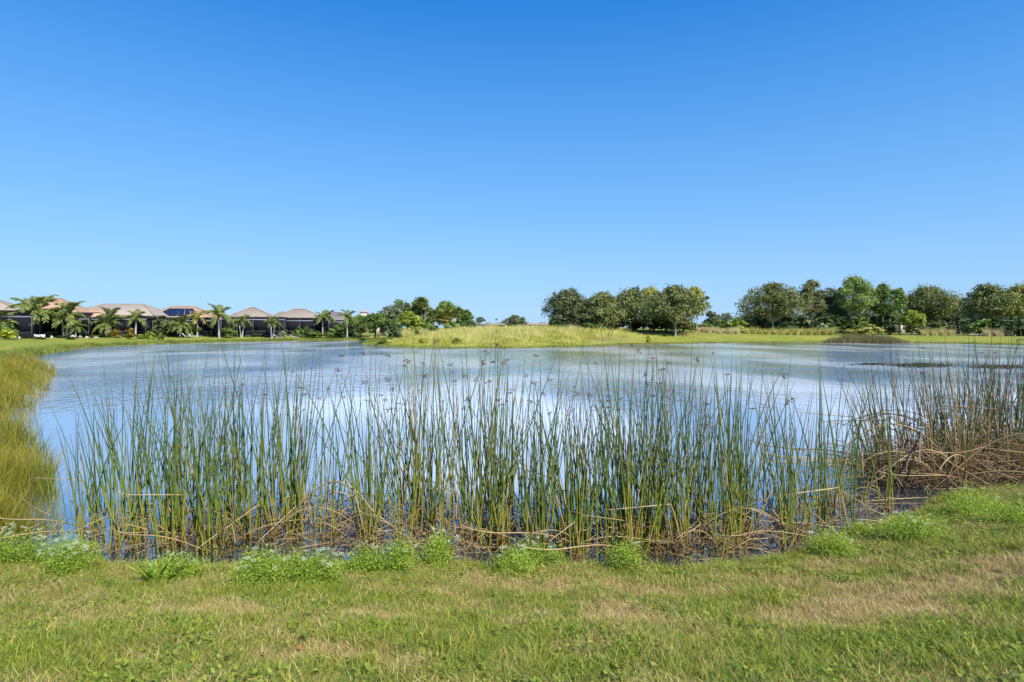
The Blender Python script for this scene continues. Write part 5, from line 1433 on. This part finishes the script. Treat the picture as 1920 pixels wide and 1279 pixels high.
for i, (lab, px, py, wpx, hpx, fl, n) in enumerate([
        ('large white flowered weed patch at the left edge of the bank', 28, 1058, 130, 62, 46, 4200),
        ('white flowered weed right of the patch at the left edge', 118, 1078, 110, 66, 34, 3600),
        ('loose flowering weed trailing behind the left edge patch', 165, 1052, 70, 44, 14, 1500),
        ('flowering weed wrapped round the broad leaved plant', 322, 1092, 84, 58, 16, 2600),
        ('yellow green weed clump left of the whitest flowered one', 490, 1104, 100, 70, 22, 3400),
        ('whitest flowered weed clump, full of small flower heads', 592, 1094, 116, 76, 48, 3800),
        ('small flowering weed clump right of the whitest one', 688, 1078, 76, 54, 18, 2200),
        ('narrow upright flowering weed clump before the open water gap', 752, 1076, 66, 66, 20, 2400),
        ('flowering weed clump left of the floating pale stem', 828, 1062, 76, 54, 22, 2400),
        ('low left half of the double flowering weed', 962, 1078, 62, 50, 12, 1800),
        ('tall right half of the double flowering weed at the centre', 1008, 1064, 84, 66, 26, 2800),
        ('leafy flowering weed right of centre before yellow footed rushes', 1174, 1074, 54, 58, 9, 1800),
        ('sprawling flowering weed at the bend of the shore', 1548, 1045, 96, 52, 14, 2600),
        ('small weed tuft between the two big weeds of the right bank', 1618, 1008, 40, 26, 4, 900),
        ('broad flowering weed clump on the right bank', 1702, 1018, 124, 64, 34, 4000),
        ('thick bright green weed bush below the old brown stand', 1830, 968, 100, 54, 10, 3600),
        ('spreading green weed bush at the right edge', 1905, 985, 110, 58, 6, 3600)]):
    weed(lab, px, py, wpx, hpx * g2.uniform(0.9, 1.3), max(3, int(fl * 0.6)), int(n * 1.5), i)
# the same herb seeding itself along the water line, too small and many to count
herb = source_collection('herb_sprigs', [weed_foliage(800 + i, 0.16, 0.14, 0.10, 260, wm_fol, 0.011) for i in range(4)])
g = np.random.default_rng(51)
x, y, d = bank_points(6200, g, 5.0, 10.5)
k = (d < 0.75) & (g.uniform(0, 1, len(x)) < (0.55 - 0.6 * d) * np.clip(0.45 + 1.1 * bumps(x, y, 2.6), 0, 1))
x, y = x[k], y[k]
scatter('shore_herbs', 'low feathery green herbs seeded along the near water line', np.c_[x, y, H(x, y)], np.c_[0 * x, 0 * x, g.uniform(0, 6.28, len(x))], g.uniform(0.35, 1.2, len(x)), g.integers(0, 4, len(x)), 0 * x, herb)
# low plants without flowers
def leafy(label, px, py, n, size, spread, up, name='leafy_weed', narrow=0.42, seed=0):
    """Rosette of broad leaves, each leaf a part."""
    xx, yy = pick(px, py); xx = X(px, yy)
    g = np.random.default_rng(700 + int(px))
    root = empty(name, (xx, yy, max(hz(xx, yy), 0)))
    t = np.linspace(0, 1, 6)
    for k in range(n):
        L = size * g.uniform(0.6, 1.15); w = L * narrow * np.sin(np.pi * np.clip(t * 0.93 + 0.05, 0, 1)) ** 0.8 / 2
        az = k * 2.399 + g.normal() * .3; rise = up * g.uniform(0.5, 1.1)
        r = L * np.cos(rise) * t; zz = L * np.sin(rise) * t - 0.22 * L * t ** 2.2
        V = np.concatenate([np.c_[r, w, zz + 0.15 * w], np.c_[r, -w, zz + 0.15 * w], np.c_[r, 0 * w, zz]])
        F = [(i, i + 1, 13 + i, 12 + i) for i in range(5)] + [(12 + i, 13 + i, 7 + i, 6 + i) for i in range(5)]
        me = mesh_np('leaf', V, np.array(F), wm_dark, {'tint': np.full(18, g.uniform(0, 1))}, True)
        a2 = g.uniform(0, 6.28); q = spread * math.sqrt(g.uniform(0, 1))
        link('leaf', me, root, (q * math.cos(a2), q * math.sin(a2) * 0.7, 0.0), (0, 0, az))
    return tag(root, label, 'plant', 'broad leaved plants on the bank')
leafy('upright broad leaved dock plant rising among the left weeds', 297, 1098, 34, 0.33, 0.07, 1.2, 'dock_plant', 0.085)
leafy('low bright leafy patch left of the shore bend', 1435, 1062, 42, 0.07, 0.20, 0.6, 'leafy_weed', 0.75)
leafy('low bright leafy patch at the shore bend, right one', 1478, 1066, 36, 0.065, 0.16, 0.6, 'leafy_weed', 0.75)
leafy('small leafy plant in the lawn left of the dock plant', 190, 1122, 22, 0.07, 0.09, 0.6, 'leafy_weed', 0.7)
leafy('bright lobed leafy plant in the lawn left of the white flowers', 455, 1130, 20, 0.055, 0.12, 0.5, 'leafy_weed', 0.9)
leafy('small dark leafy plant in the lawn right of centre', 1155, 1112, 16, 0.05, 0.06, 0.6, 'leafy_weed', 0.7)
# two fallen leaves
fl_m = plain_mat('fallen_leaf', (0.30, 0.12, 0.045), 0.7, 0.3, 30)
for px, py, rz, s_, lab in ((433, 1198, 0.4, 0.02, 'small orange fallen leaf on the lawn at left'), (559, 1231, 0.1, 0.026, 'flat rust coloured fallen leaf left of the bare soil')):
    xx, yy = pick(px, py)
    t = np.linspace(0, 1, 6); w = s_ * 0.5 * np.sin(np.pi * (t * .95 + .03))
    V = np.concatenate([np.c_[(t - .5) * 2 * s_, w, 0.02 * np.sin(t * 3) + .01], np.c_[(t - .5) * 2 * s_, -w, 0.02 * np.sin(t * 3) + .01], np.c_[(t - .5) * 2 * s_, 0 * w, 0.02 * np.sin(t * 3)]])
    F = [(i, i + 1, 13 + i, 12 + i) for i in range(5)] + [(12 + i, 13 + i, 7 + i, 6 + i) for i in range(5)]
    tag(link('fallen_leaf', mesh_np('fallen_leaf', V, np.array(F), fl_m), None, (xx, yy, hz(xx, yy) + 0.03), (0.3, 0.2, rz)), lab, 'leaf')

# ------------------------------------------------------------------ dark leaf patches standing in for tree reflections on the right
g = np.random.default_rng(41)
C = []
for px0, px1, py, ry, n in ((1675, 1778, 685, 3.2, 2600), (1590, 1680, 683, 1.5, 500), (1820, 1930, 688, 3.0, 1400)):
    pxs = g.normal((px0 + px1) / 2, (px1 - px0) / 4.2, n); pys = g.normal(py, ry * 0.55, n)
    Ys = EYE * F_PX / (pys - HOR); C.append(np.c_[X(pxs, Ys), Ys, g.uniform(0.003, 0.014, n)])
C = np.concatenate(C)
C = C[g.uniform(0, 1, len(C)) < 0.6 + 0.5 * bumps(C[:, 0], C[:, 1] * 0.6, 2.0)]
V, F, t = leaf_quads(C, g.normal(size=C.shape) * 0.12 + np.array([0, -0.1, 1.0]), 0.11, g, 0.5)
tag(link('water_weed', mesh_np('water_weed', V, F, leaf_mat('leaf_water_weed', [(0, (0.02, 0.022, 0.010)), (0.6, (0.045, 0.048, 0.020)), (1, (0.09, 0.085, 0.035))], trans=0.1), {'tint': t})), 'dark leaf patches laid on the water as tree reflections at right', kind='stuff')  # not real weed: water_weed and its leaf material stand in for tree reflections
